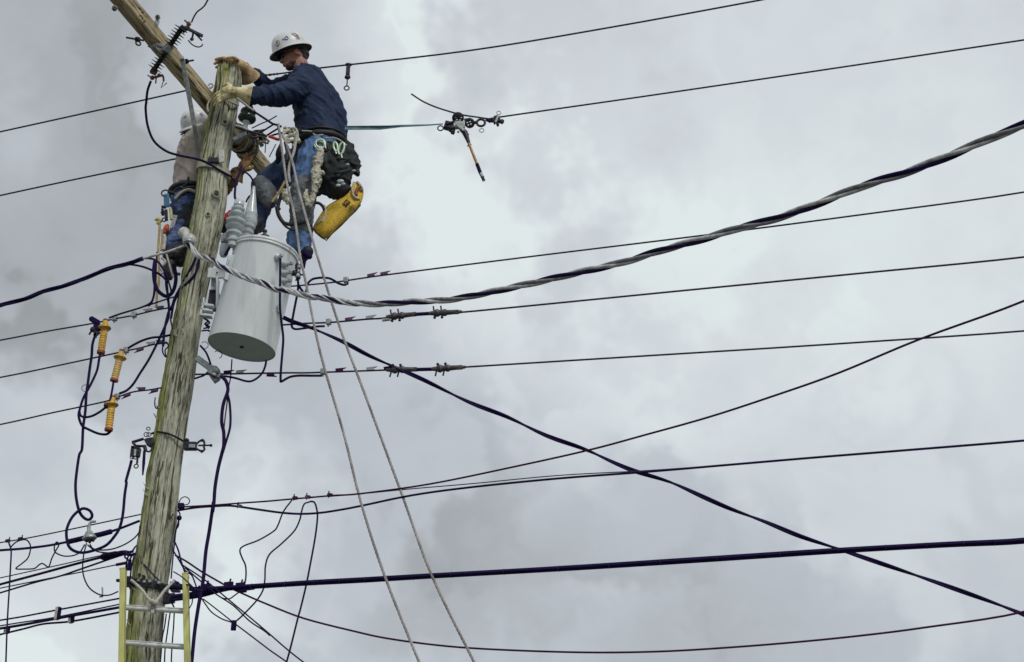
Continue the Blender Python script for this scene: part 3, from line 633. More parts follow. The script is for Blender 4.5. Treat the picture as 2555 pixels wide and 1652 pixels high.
# hanging hook clamp on line A
hk = thing('hook_clamp', 'small clamp with eye ring hanging on the topmost conductor right of the worker', 'clamp', q(B, 1900, 560, 8.9))
p, d = at_px(ptsA, 870); s_ = .003
k = MB(); k.sph(p, .022, (1.3, .8, .7)); k.box(p - up * .05, Vector((1, 0, 0)), Vector((0, 1, 0)), up, .030, .02, .085); k.build('clamp_body', dkmetal, hk)
k = MB(); k.sph(p - up * .115, .022, (1.1, .8, .9)); k.tube([p - up * .13, p - up * .19], .005); k.build('clamp_screw', dkmetal, hk)
k = MB(); k.ring(p - up * .215, .019, .005); k.build('eye_ring', dkmetal, hk)

# --- line B with the strap hoist
ptsB = span(w(F0, (1150, 276), (1165, 272), (1500, 224), (1900, 165), (2382, 93)) + [(2700, 79)], 8.75, .1, ext=5)
wB = wire('line_wire', 'second bare conductor from the hoist grip up to the right edge', ptsB, 4.2, bare)
hY = ptsB[0].y
wire('slack_wire', 'short curved wire tail sticking up left of the hoist', hang(w(I, (145, 190), (300, 290), (480, 370), (700, 440), (860, 480), (1060, 510), (1260, 540)), hY), 4.2, bare, ref=P(1100, 250, hY))
hs = thing('web_strap', 'narrow teal webbing strap stretched from the worker to the hoist', 'strap', P(1100, 312, hY))
k = MB(); sp_ = w(B, (1850, 1380), (2310, 1378)) + [(1000, 314), (1070, 311.5), (1105, 309)]; pl = [P(x, y, 8.85 + (hY - 8.85) * i / 4) for i, (x, y) in enumerate(sp_)]
wv = [.030, .030, .018, .010, .008]; vs = []
for p, ww in zip(pl, wv): vs += [p + up * ww / 2, p - up * ww / 2, p + up * ww / 2 + Vector((0, .005, 0)), p - up * ww / 2 + Vector((0, .005, 0))]
fs = []
for i in range(4):
    o = i * 4
    fs += [(o, o + 1, o + 5, o + 4), (o + 2, o + 6, o + 7, o + 3), (o, o + 4, o + 6, o + 2), (o + 1, o + 3, o + 7, o + 5)]
fs += [(0, 2, 3, 1), (16, 17, 19, 18)]
k.add(vs, fs); k.tube([pl[0] + up * .012, pl[2]], .004); k.build('strap_web', strap_teal, hs)
ho = thing('strap_hoist', 'dark ratchet hoist hanging in the wire with a long amber handle pointing down', 'hoist', q(I, 800, 560, hY))
def qi(x, y, d=0): return q(I, x, y, hY + d)
si = mpp(1140, 300, hY)
k = MB(); k.lathe(qi(785, 520, -.035), qi(785, 520, .03), [(0, 11 * si), (.1, 15 * si), (.3, 15 * si), (.35, 9 * si), (.65, 9 * si), (.7, 15 * si), (.9, 15 * si), (1, 11 * si)], 28); k.build('drum', dkmetal, ho)
for (x, y) in ((755, 510), (800, 495), (830, 515), (770, 545), (810, 550)): k = MB(); k.sph(qi(x, y, -.036), 2.4 * si, (1, .4, 1), n=8); k.build('drum_hole', alu, ho)
k = MB(); k.box(qi(660, 630), Vector((1, 0, -.25)).normalized(), Vector((.25, 0, 1)).normalized(), Vector((0, 1, 0)), 22 * si, 20 * si, .05); k.sph(qi(700, 670), 10 * si); k.bar(qi(620, 600, -.03), qi(760, 560, -.03), .018, .012); k.bar(qi(690, 700), qi(740, 715), .03, .04); k.build('frame', dkmetal, ho, bevel=.006)
k = MB(); k.box(qi(810, 620, -.02), Vector((1, 0, 0)), up, Vector((0, 1, 0)), 26 * si, 19 * si, .035); k.bar(qi(760, 600, -.045), qi(870, 690, -.045), .024, .01); k.build('side_plate', galv, ho, bevel=.006)
k = MB(); k.lathe(qi(945, 590, -.03), qi(945, 590, .03), [(0, 10 * si), (.15, 13 * si), (.85, 13 * si), (1, 10 * si)], 22); k.bar(qi(870, 545, -.02), qi(960, 530, -.02), .014, .01); k.build('ratchet_wheel', dkmetal, ho)
for (x, y) in ((912, 585), (950, 570), (962, 605), (925, 618)): k = MB(); k.sph(qi(x, y, -.035), 2.6 * si, (1, .4, 1), n=8); k.build('ratchet_hole', alu, ho)
k = MB(); k.ring(qi(545, 660), 7 * si, 1.7 * si); k.tube([qi(590, 645), qi(640, 640)], .010); k.build('end_ring', dkmetal, ho)
k = MB(); k.ring(qi(1100, 585), 10 * si, 3.1 * si, n=24); k.tube([qi(1000, 590), qi(1040, 575)], .012); k.build('swivel_hook', dkmetal, ho)
k = MB(); k.ring(qi(1110, 690), 5.6 * si, 1.1 * si); k.build('pull_ring', galv, ho)
k = MB(); k.sph(qi(788, 712), 3 * si); k.build('latch_knob', porc_lt, ho)
k = MB(); k.tube([qi(830, 670), qi(880, 720), qi(935, 865)], [6.5 * si, 7.5 * si, 4 * si], 10); k.sph(qi(925, 745), 2.5 * si, n=8); k.tube([qi(915, 905), qi(965, 880)], .006); k.build('handle_socket', dkmetal, ho)
k = MB(); k.tube([qi(930, 860), qi(1045, 1150)], 3.4 * si, 12); hd = k.build('handle', mat('amber_fibreglass', (.44, .21, .045), .4, var=.25, bump=.1), ho)
k = MB(); k.tube([qi(1045, 1150), qi(1095, 1280)], 4.6 * si, 12); k.build('handle_grip', cable, ho)
k = MB(); k.tube([qi(1095, 1280), qi(1120, 1330)], 4.4 * si, 12); k.build('handle_collar', galv, ho)
k = MB(); k.tube([qi(1120, 1328), qi(1135, 1370)], [4.4 * si, 3.2 * si], 12); k.ring(qi(1137, 1372), 3.3 * si, 1 * si); k.build('handle_end', dkmetal, ho)
gp = thing('wire_grip', 'dark jaw grip clamped on the conductor just right of the hoist', 'clamp', qi(1340, 550))
k = MB(); k.bar(qi(1180, 545), qi(1270, 560), .020, .02); k.tube([qi(1170, 540), qi(1230, 575)], .010); k.build('grip_shank', cable, gp)
k = MB(); k.box(qi(1325, 540), Vector((.9, 0, .35)).normalized(), Vector((-.35, 0, .9)).normalized(), Vector((0, 1, 0)), 14 * si, 20 * si, .035); k.bar(qi(1370, 560), qi(1410, 580), .028, .03); k.bar(qi(1320, 590), qi(1338, 625), .018, .03); k.bar(qi(1270, 520), qi(1290, 600), .014, .03); k.build('jaw', dkmetal, gp, bevel=.005)
k = MB(); k.bar(qi(1340, 480, -.025), qi(1300, 580, -.025), .013, .012); k.build('jaw_plate', alu, gp, bevel=.003)
k = MB(); k.ring(qi(1346, 450), 5.2 * si, 1.1 * si); k.build('grip_ring', galv, gp)

# --- three secondaries to the right
pts3 = span(w(NN, (190, 262), (500, 235), (800, 203), (1100, 158), (1440, 112)) + w(F0, (1250, 595), (1640, 547), (2000, 500), (2382, 447)) + [(2750, 432)], 8.7, .15, ext=4)
w3 = wire('secondary_wire', 'upper of three secondary wires right of the transformer, with two purple crimps', pts3, 4.2, bare)
crimp(w3, pts3, 925, 'crimp', crimp_m); crimp(w3, pts3, 957, 'crimp', crimp_m); crimp(w3, pts3, 862, 'block')
pts4 = span(w(NN, (-40, 722), (120, 718), (400, 700), (700, 688), (1100, 652), (1300, 640), (1500, 610), (1750, 590), (2050, 572), (2380, 556)) + w(F0, (1600, 675), (2000, 636), (2382, 598)) + [(2750, 608)], 8.7, .1, ext=4)
w4 = wire('secondary_wire', 'middle secondary wire with two bolted strain clamps right of the ropes', pts4, 4.8, bare)
crimp(w4, pts4, 868, 'crimp', crimp_m); crimp(w4, pts4, 921, 'crimp', galv); crimp(w4, pts4, 964, 'crimp', galv, -1); crimp(w4, pts4, 998, 'grip'); crimp(w4, pts4, 1105, 'grip'); crimp(w4, pts4, 1052, 'sleeve'); crimp(w4, pts4, 819, 'block')
pts5 = span(w(W, (300, 990), (700, 985), (1200, 975), (1797, 965)) + w(NN, (400, 1288), (700, 1278), (1100, 1264), (1500, 1250), (1800, 1247), (2150, 1228)) + w(F0, (1500, 828), (1900, 803), (2382, 770)) + [(2750, 803)], 8.7, .1, ext=4)
w5 = wire('secondary_wire', 'lowest secondary wire below the transformer with strain clamps beside the black cable', pts5, 4.8, bare)
for x, m_, u_ in ((567, cable_red, 1), (600, galv, 1), (676, cable_red, -1), (848, cable_red, 1), (925, galv, 1), (966, cable_red, 1)): crimp(w5, pts5, x, 'crimp', m_, u_)
crimp(w5, pts5, 1000, 'grip', up_=-1); crimp(w5, pts5, 1112, 'grip', up_=-1); crimp(w5, pts5, 1058, 'sleeve'); crimp(w5, pts5, 806, 'block')
# --- and their left ends
l3 = span(w(RR, (1335, 512), (1200, 535), (1030, 575), (880, 603), (700, 640), (350, 700), (0, 767)) + [(-200, 884)], 8.75, -.1, ext=12)
w3l = wire('secondary_wire', 'upper left secondary wire reaching the first yellow clamp', l3, 4.2, bare)
crimp(w3l, l3, 285, 'block'); crimp(w3l, l3, 335, 'block'); crimp(w3l, l3, 370, 'crimp'); crimp(w3l, l3, 400, 'crimp', crimp_m)
l4 = span(w(RR, (1290, 788), (1180, 800), (1060, 830), (960, 850), (880, 868), (500, 950), (0, 1053)) + [(-200, 976)], 8.75, -.1, ext=12)
w4l = wire('secondary_wire', 'middle left secondary wire carrying the second yellow clamp', l4, 4.2, bare)
crimp(w4l, l4, 315, 'block'); crimp(w4l, l4, 350, 'crimp', crimp_m, -1); crimp(w4l, l4, 378, 'crimp'); crimp(w4l, l4, 402, 'crimp', crimp_m)
l5 = span(w(RR, (1240, 1132), (1150, 1148), (1020, 1165), (900, 1205), (800, 1240), (400, 1325), (0, 1415)) + [(-200, 1098)], 8.75, -.1, ext=12)
w5l = wire('secondary_wire', 'lowest left secondary wire carrying the third yellow clamp', l5, 4.2, bare)
crimp(w5l, l5, 292, 'block'); crimp(w5l, l5, 318, 'crimp', crimp_m, -1); crimp(w5l, l5, 352, 'crimp', crimp_m); crimp(w5l, l5, 386, 'crimp', crimp_m, -1)

# --- twisted triplex service cable
def twisted(name, label, path, strand_r, twist, mats, lay=1.15, phase=0.0, cat='cable', n=8):
    """path resampled; strands wind round it"""
    L_ = [0]
    for a, b in zip(path, path[1:]): L_.append(L_[-1] + (b - a).length)
    tot = L_[-1]; cnt = int(min(900, max(40, tot / .018))); pts = []; j = 0
    for i in range(cnt + 1):
        s = tot * i / cnt
        while j < len(L_) - 2 and L_[j + 1] < s: j += 1
        t = (s - L_[j]) / max(1e-9, L_[j + 1] - L_[j]); pts.append(path[j].lerp(path[j + 1], t))
    root = thing(name, label, cat, pts[0]); ns = len(mats)
    for k_ in range(ns):
        out = []
        for i, p in enumerate(pts):
            d = (pts[min(i + 1, cnt)] - pts[max(i - 1, 0)]).normalized(); u = (up - d * up.dot(d)).normalized(); v_ = d.cross(u)
            a = phase + 2 * math.pi * (k_ / ns + (tot * i / cnt) / twist); rr = strand_r * lay * (1.0 + .12 * noise.noise(Vector((i * .07, k_, 0))))
            out.append(p + (u * math.cos(a) + v_ * math.sin(a)) * rr)
        m = MB(); m.tube(out, strand_r, n); m.build('strand', mats[k_], root)
    return root
tpx = w(E, (450, 760), (490, 800), (545, 878), (640, 920), (740, 960)) + w(G, (235, 640), (350, 690), (450, 740), (590, 785), (740, 850)) + w(NN, (150, 300), (400, 372), (620, 400), (880, 448), (1250, 470), (1700, 440), (2050, 424), (2380, 372)) + \
    w(F0, (1250, 656), (1350, 633), (1450, 610), (1540, 582), (1650, 552), (1720, 530), (1800, 510), (1900, 475), (2000, 435), (2100, 404), (2200, 366), (2300, 323), (2382, 290)) + [(2700, 245)]
ptsT = span(tpx, 8.48, -1.35, ext=1.5)
alu_b = mat('bright_grip_wire', (.60, .61, .60), .45, .15, var=.25, scale=30, bump=.2, bscale=200)
alu_d = mat('grey_weathered_strand', (.24, .23, .25), .45, .3, var=.4, scale=30, bump=.3, bscale=200)
twisted('service_cable', 'thick twisted grey service cable sweeping from the spool to the upper right corner', ptsT, .0090, .60, [alu, cable, alu_d], lay=1.15)
kk = [i for i, p in enumerate(ptsT) if 1277.5 + F * (CR.transposed() @ (p - CAM)).x / -(CR.transposed() @ (p - CAM)).z < 905]
twisted('dead_end_grip', 'bright spiral wire grip wound over the service cable beside the spool insulator', ptsT[:kk[-1] + 1], .0058, .40, [alu_b, alu_b, alu_b], lay=2.5, cat='cable grip')
tl_ = span(w(RR, (1425, 38), (1280, 90), (1100, 138), (960, 185), (800, 228), (640, 298), (500, 345), (330, 395), (200, 445), (0, 500), (-200, 550)), 8.5, -.5, ext=8)
twisted('service_cable', 'dark purple twisted service cable running from the spool to the left edge', tl_[10:], .0074, .75, [cable, cable, cable])
k = MB(); k.tube(tl_[:12], .0085, 8); k.build('messenger_tail', alu, None, label='bare pale wire tail between the spool insulator and the left twisted cable', cat='wire')
wire('cable_tail', 'loose dark cable end arching above the left service cable to the worker boots', hang(w(RR, (960, 185), (1040, 155), (1100, 138), (1170, 142), (1220, 170), (1260, 230)), 8.9, 8.7), 5.5, cable, 'cable')
wire('cable_tail', 'loose dark cable end drooping under the left service cable toward the pole', hang(w(RR, (930, 187), (1000, 185), (1090, 200), (1170, 230), (1240, 270), (1290, 320)), 8.9, 8.7), 5.5, cable, 'cable')

# --- black duplex drop to the lower right
dpx = w(NN, (130, 630), (240, 680), (480, 762), (850, 925), (1150, 1085), (1500, 1240)) + w(F0, (990, 886), (1090, 935), (1180, 970), (1270, 1013), (1360, 1045), (1430, 1077), (1480, 1097), (1560, 1122), (1640, 1158), (1700, 1184), (1780, 1214), (1860, 1247), (1950, 1277), (2050, 1311), (2150, 1345), (2250, 1380), (2350, 1417), (2420, 1447))
ptsD = hang(dpx, 8.6, 8.1, 4)
twisted('service_drop', 'black two strand service drop falling diagonally to the lower right corner', ptsD, .0073, 1.0, [cable, cable], lay=.95)
# --- long communication cables
ptsR = span(w(LL, (200, 288), (600, 265), (860, 245), (1150, 225), (1430, 200), (1650, 182), (1900, 160), (2200, 140)) + w(F0, (1000, 1126), (1200, 1085), (1370, 1047), (1500, 1012), (1650, 970), (1800, 921), (1950, 868), (2140, 789), (2382, 700)) + [(2750, 655)], 8.65, 0, ext=2)
wR = wire('communication_cable', 'plum coloured cable curving up from the pole to the right edge', ptsR, 4.2, cable_red, 'cable')
crimp(wR, ptsR, 735, 'mini', cable_red); crimp(wR, ptsR, 822, 'mini', cable_red); crimp(wR, ptsR, 768, 'mini', crimp_m)
ptsS = span(w(LL, (190, 325), (400, 292), (600, 278), (750, 272), (880, 285), (1100, 318), (1340, 350), (1540, 362), (1740, 352), (1950, 322), (2200, 275)) + w(F0, (960, 1152), (1100, 1133), (1300, 1113), (1500, 1098), (1700, 1081), (1900, 1064), (2100, 1048), (2382, 1025)) + [(2750, 1080)], 8.65, .05, ext=2)
wS = wire('communication_cable', 'dark cable with a shallow dip near the pole, second above the thick bundle', ptsS, 5.6, cable, 'cable')
crimp(wS, ptsS, 597, 'mini', crimp_m)
wire('messenger_wire', 'thin wire merging from the plum cable into the dark cable above the bundle', span([(775, 1240), (860, 1236)] + w(F0, (960, 1137), (1100, 1125), (1300, 1106), (1500, 1095), (1700, 1081)), 8.65, .05), 2.8, bare)
bdl = thing('cable_bundle', 'thick lashed bundle of black telephone cables crossing to the right edge', 'cable', q(K, 730, 650, 8.66))
bb_ = w(K, (1000, 600), (1180, 598), (1400, 585)) + w(F0, (700, 1357), (850, 1349), (1000, 1340), (1300, 1323), (1600, 1304), (1950, 1281), (2200, 1267), (2382, 1258)) + [(2750, 1325)]
ptsU = span(bb_, 8.62, .05, ext=2)
for (du, dy, rpx) in ((5.2, 0, 1.8), (.6, -.008, 3.1), (-3.6, .004, 2.9), (-1.6, .012, 2.2)):
    s_ = 8.6 / F * 1.05; k = MB(); k.tube([p + up * (du * s_) * (.95 + .05 * math.sin(i * .4)) + Vector((0, dy, 0)) for i, p in enumerate(ptsU)], rpx * s_, 8); k.build('bundle_cable', cable, bdl)
for i in range(0, len(ptsU) - 2):
    if i % 2 == 0: k = MB(); d = (ptsU[i + 1] - ptsU[i]).normalized(); k.ring(ptsU[i], .0172, .0012, d, 14, 5); k.build('lashing_wire', bare, bdl)
for pts in (w(K, (690, 560), (870, 580), (1050, 600), (1180, 590)), w(K, (720, 730), (860, 715), (1100, 680), (1290, 630), (1420, 600), (1600, 560)), w(K, (740, 690), (960, 660), (1080, 640), (1290, 600))):
    k = MB(); k.tube(hang(pts, 8.66, 8.62), .0105 if pts[0][1] > 1495 else .014, 8); k.build('bundle_tail', cable, bdl)
for (x, y) in w(K, (1160, 580), (1050, 640), (1440, 555), (1585, 565), (1610, 590)):
    k = MB(); p = P(x, y, 8.6); k.box(p, Vector((1, 0, .1)).normalized(), up, Vector((0, 1, 0)), .055, .045, .03); k.tube([p, p + Vector((.01, 0, .045))], .006); k.build('cable_clamp', cable, bdl, bevel=.004)
ptsL = span(w(K, (780, 175), (930, 260), (1100, 375), (1280, 480), (1450, 575), (1590, 640), (1900, 775), (2380, 960)) + w(F0, (830, 1470), (900, 1485), (1000, 1499), (1100, 1508), (1250, 1515), (1400, 1518), (1550, 1515), (1700, 1506), (1850, 1494), (2000, 1479), (2150, 1460), (2382, 1423)) + [(2750, 1455)], 8.68, -.45, ext=2)
wire('communication_cable', 'lowest long cable sagging along the bottom of the picture to the right', ptsL, 4.6, cable_red, 'cable')
# drop wires fanning to the lower right
def fan(label, pts, px=3.6, Y0=8.6, Y1=8.3, m=cable, name='drop_wire'): return wire(name, label, hang(pts, Y0, Y1), px, m)
fan('drop wire of the fan below the bundle, the one running highest beside the plum cable', w(K, (860, 290), (1130, 470), (1350, 650), (1650, 900), (1900, 1110), (2200, 1370), (2500, 1600)))
fan('paired drop wire just under its twin in the fan below the bundle', w(K, (900, 330), (1110, 510), (1290, 660), (1500, 800), (1700, 990), (1880, 1110), (1950, 1170)))
tg = wire('drop_wire', 'drop wire running from the small purple tag down to the bottom edge', hang(w(K, (1500, 1010), (1700, 1160), (1950, 1350), (2150, 1490), (2350, 1640)), 8.5, 8.3), 3.6, cable)
k = MB(); p = q(K, 1505, 1045, 8.5); k.box(p, Vector((1, 0, 0)), Vector((0, 1, 0)), up, .030, .02, .060); k.build('drop_tag', cable, tg, bevel=.003)
fan('thin drop wire hanging in a bow from the bundle knot to the purple tag', w(K, (1100, 700), (1160, 790), (1230, 880), (1350, 960), (1460, 1000), (1500, 1010)), 3.4)
fan('straighter thin drop wire from the bundle knot to the purple tag', w(K, (1130, 720), (1260, 820), (1400, 930), (1500, 1010)), 3.4)
fan('short thin wire crossing behind the ladder top toward the bundle', w(K, (760, 380), (870, 450), (1010, 580)), 3.2)
fan('dark wire from the pole strap passing behind the right ladder rail', w(K, (760, 480), (850, 540), (950, 545), (1040, 600), (1120, 620)), 4.0)
fan('wire hanging along the pole right edge and turning toward the ladder top', w(K, (770, 0), (820, 120), (850, 240), (890, 360), (905, 430)), 4.4, 8.66, 8.6)
fan('wire bowing from the pole edge down to the bundle knot', w(K, (750, 110), (830, 240), (900, 360), (980, 420), (1010, 480), (1050, 590)), 3.8, 8.66, 8.6)
fan('small loose loop below the bundle between two clamps', w(K, (1290, 660), (1360, 705), (1450, 715), (1520, 670), (1600, 620), (1760, 595)), 3.4)
fan('thin tail hanging behind the right ladder rail below the bundle', w(K, (995, 720), (985, 780), (955, 830)), 3.0)
# three long hanging loops from the plum cable
fan('left hanging loop wire kinked sharply halfway down to the bundle', w(LL, (1445, 210), (1350, 340), (1290, 490), (1240, 555), (1080, 650), (915, 715), (874, 765), (900, 850), (935, 930), (940, 1050), (920, 1160)), 4.0, 8.6, 8.6)
fan('middle hanging loop wire swinging past the bundle back to the purple tag', w(LL, (1640, 230), (1580, 255), (1550, 340), (1530, 430), (1470, 550), (1330, 690), (1200, 805), (1155, 930), (1148, 1080), (1130, 1190), (1060, 1310), (900, 1480), (830, 1540)) + w(K, (1520, 1005)), 4.0, 8.6, 8.52)
fan('right hanging loop wire dropping almost straight to the bottom edge', w(LL, (1645, 225), (1690, 235), (1715, 300), (1725, 400), (1700, 620), (1640, 950), (1600, 1150), (1540, 1400)) + w(K, (2300, 950), (2200, 1350), (2140, 1560)), 4.6, 8.55, 8.4)
# hanging service cable from the shackle
hc = hang(w(W, (720, 1020), (790, 1090), (825, 1200), (815, 1290), (760, 1440)) + w(M, (1305, 40), (1300, 180), (1325, 300), (1325, 470), (1305, 560), (1255, 760), (1215, 1000), (1200, 1200), (1180, 1330)) + w(J, (1815, 180), (1780, 420), (1750, 600), (1730, 820), (1712, 930), (1688, 1060), (1655, 1280), (1630, 1540), (1615, 1700)), 8.55, 8.45, 5)
wire('riser_cable', 'thick black cable hanging from the shackle past the ladder to the bottom edge', hc, 9.0, cable, 'cable', r1=1.0)
wire('riser_cable', 'second strand looping away from the hanging black cable below the shackle', hang(w(W, (815, 1290), (850, 1430)) + w(M, (1410, 40), (1412, 160), (1400, 270), (1350, 440), (1315, 560)), 8.55, 8.5), 6, cable, 'cable')
wire('ground_wire', 'thin grey wire from the tank bottom down to the hanging cable', hang(w(W, (890, 750), (880, 900), (865, 1060), (840, 1180), (815, 1420)) + w(M, (1345, 100), (1330, 240)), 8.6, 8.55), 3.4, bare)
# shackle bracket
sk = thing('shackle_bracket', 'grey cast dead end bracket jutting from the pole below the transformer', 'bracket', q(W, 400, 790, 8.7))
k = MB(); k.bar(q(W, 330, 730, 8.72), q(W, 560, 900, 8.62), .066 * .62, .02); k.build('bracket_arm', galv, sk, bevel=.003)
k = MB(); k.prism([q(W, *p, 8.58) for p in ((540, 830), (640, 850), (690, 900), (710, 1000), (680, 1060), (600, 1110), (520, 1000), (490, 930), (520, 870))], Vector((0, .04, 0))); k.sph(q(W, 640, 930, 8.57), .022); k.sph(q(W, 600, 1000, 8.57), .018); k.build('shackle', galv, sk, bevel=.004)
k = MB(); k.tube([q(W, 480, 960, 8.56), q(W, 690, 1060, 8.56)], .007); k.build('shackle_pin', dkmetal, sk)
for pts in (w(W, (300, 1050), (390, 1030), (420, 990), (490, 980)), w(W, (390, 540), (470, 630), (520, 740), (550, 830))):
    pass
fan('short dark wire curving from the pole into the shackle bracket', w(W, (385, 530), (470, 630), (520, 740), (555, 850)), 5.2, 8.68, 8.6)
fan('dark wire tail between the pole and the shackle bracket', w(W, (300, 1055), (360, 1035), (420, 1015), (490, 975)), 5.0, 8.7, 8.6)
fan('dark lead from the tank underside bowing back to the shackle bracket', w(W, (1440, 760), (1425, 850), (1380, 960), (1300, 1045), (1200, 1098), (1100, 1095), (950, 1050), (800, 1022), (700, 1020)), 5.6, 8.55, 8.58, cable, 'transformer_lead')
fan('long black lead down the tank front turning right to the lowest secondary', w(G, (768, 578), (766, 800), (765, 1000), (776, 1120)) + w(NN, (110, 720), (127, 870), (120, 1010), (100, 1250), (96, 1372), (108, 1390), (200, 1340), (300, 1322), (450, 1322), (585, 1322)), 6.0, 8.36, 8.5, cable, 'transformer_lead')
fan('black lead from the tank bushings looping under to the middle secondary', w(V, (790, 850), (800, 960), (800, 1060), (780, 1200)) + w(NN, (265, 500), (237, 650), (228, 730), (270, 768), (400, 755), (520, 738), (620, 733)), 6.0, 8.4, 8.55, cable, 'transformer_lead')
fan('black lead arching up from the bushings to the upper secondary', w(V, (800, 1000), (870, 1110), (930, 1160), (965, 1090), (975, 1010), (1020, 940), (1100, 890), (1250, 870), (1386, 880)) + w(NN, (720, 185), (780, 222), (850, 243), (895, 228)), 6.0, 8.42, 8.6, cable, 'transformer_lead')
# cutout leads
fan('black lead sweeping from the cutout across the tan shirt to the pole', w(A, (748, 1200), (700, 1340), (682, 1500)) + w(C, (80, 200), (110, 440), (200, 660), (370, 805), (560, 872), (840, 930), (1000, 992), (1180, 1100), (1350, 1195)), 6.2, cY, 8.62, cable, 'cutout_lead')
fan('thin wire rising from the cutout top to the upper edge of the picture', w(A, (1350, 330), (1380, 260), (1430, 180), (1500, 125), (1545, 80), (1590, 0), (1640, -80)), 4.0, cY, cY - .2, bare, 'cutout_lead')
fan('dark wire arch above the left bushing between the pole and worker knee', w(C, (1510, 1115), (1570, 1135), (1630, 1190), (1670, 1260), (1690, 1320)), 4.8, 8.6, 8.6, cable, 'bushing_lead')
fan('dark wire hanging beside the brown leather to the left bushing', w(C, (1490, 1040), (1470, 1130), (1420, 1250), (1400, 1400), (1400, 1500), (1440, 1560)), 6.0, 8.64, 8.5, cable, 'bushing_lead')
fan('short curved plum wire at the left bushing top', w(G, (470, 85), (480, 60), (500, 30)), 5, 8.5, 8.5, cable_red, 'bushing_lead')
# wiring around the pole head
fan('purple conductor from the glove to the worker waist', w(T, (440, -90), (630, 10), (900, 185), (1110, 320), (1250, 355), (1340, 400)), 5.6, 8.6, 8.7, cable, 'primary_jumper')
fan('pale rod end under the near glove', w(ZT, (770, 1065), (900, 1160), (1030, 1260), (1140, 1335)), 5.5, 8.52, 8.6, rope_m, 'armor_rod')
fan('grey thin rod slanting up between pole and worker', w(T, (530, 440), (800, 310), (1000, 225), (1215, 100)), 3.2, 8.8, 8.8, bare, 'tie_rod')
fan('plum tie wire fan strand nearest the glove', w(T, (790, 550), (950, 445), (1110, 345)), 4.4, 8.75, 8.72, cable_red, 'tie_wire')
fan('middle dark tie wire fan strand beside the waist', w(T, (940, 640), (1090, 545), (1240, 455)), 4.6, 8.75, 8.72, cable, 'tie_wire')
fan('lowest dark tie wire fan strand toward the canvas loops', w(T, (1060, 645), (1200, 605), (1380, 570)), 4.6, 8.75, 8.72, cable, 'tie_wire')
fan('dark upright tie wire crossing the fan of strands', w(T, (1240, 360), (1275, 500), (1290, 600), (1305, 700)), 5, 8.7, 8.7, cable, 'tie_wire')
fan('olive dark rod from the pole through the lashing', w(T, (80, 400), (300, 480), (600, 560), (830, 620), (960, 660)), 6.5, 8.66, 8.7, dkmetal, 'armor_rod')
fan('red wrapped sleeve beside the worker ropes', w(T, (1000, 660), (1120, 700), (1200, 735), (1280, 750)), 8, 8.68, 8.68, red_m, 'line_sleeve')
fan('pale cream top edge of the rod beside the pole', w(T, (90, 370), (200, 390), (330, 440), (420, 480)), 6, 8.64, 8.64, rope_m, 'armor_rod')
k = MB(); k.bar(q(T, 30, 770, 8.72), q(T, 390, 590, 8.72), .033, .03); k.build('dead_end_plate', galv, None, label='short pale grey plate angled beside the pole under the bell insulator', cat='bracket', bevel=.004)
fan('thin grey wire hanging behind the lashing', w(T, (905, 760), (905, 950), (895, 1110)), 2.6, 8.9, 8.9, bare, 'tie_wire')
fan('thin slanted wire behind the rope toward the knee', w(T, (1190, 880), (1130, 1000), (1010, 1230)), 2.8, 8.9, 8.9, bare, 'tie_wire')
# rope under the near glove, round the pole
k = MB(); k.tube(crom([surf(*p, .012) for p in w(ZT, (180, 1370), (150, 1290), (165, 1180), (270, 1050), (400, 985), (470, 1010), (600, 1130), (720, 1185), (810, 1215))]), .0075, 8); k.build('sling_rope', rope_m, None, label='pale rope slung round the pole under the near glove', cat='rope')
wire('sling_rope', 'thin rope loop visible between crossarm and pole head', hang(w(ZT, (170, 800), (200, 765), (250, 770), (265, 810), (220, 860), (200, 830)), 8.9), 4, rope_m, 'rope')

# wires bound to the pole front
for lb, pts in (('left of two black cables slanting down the pole front', w(E, (545, 900), (490, 1020), (430, 1130), (370, 1240), (300, 1370), (270, 1460)) + w(YY, (250, 1040))),
                ('right of two black cables slanting down the pole front', w(E, (575, 940), (562, 1030), (510, 1130), (420, 1225), (350, 1320), (290, 1430)) + w(YY, (300, 1120)))):
    k = MB(); pl = [surf(*p, .010) for p in pts]; k.tube(crom(pl), .0085, 8); k.build('pole_cable', cable, None, label=lb, cat='cable')
fan('short black pigtail looping out at the pole left edge', w(YY, (310, 1060), (295, 1140), (310, 1220), (325, 1290)), 4, 8.6, 8.6)
fan('small wire coil at the pole left edge beside the middle secondary', w(H, (860, 560), (830, 600), (830, 660), (860, 700), (850, 640), (880, 600), (860, 560)), 3.6, 8.62, 8.62)
fan('thin twig like wire end above the chain on the left', w(H, (760, 1070), (755, 1130), (765, 1165), (780, 1170), (775, 1150)), 3, 8.7, 8.7)

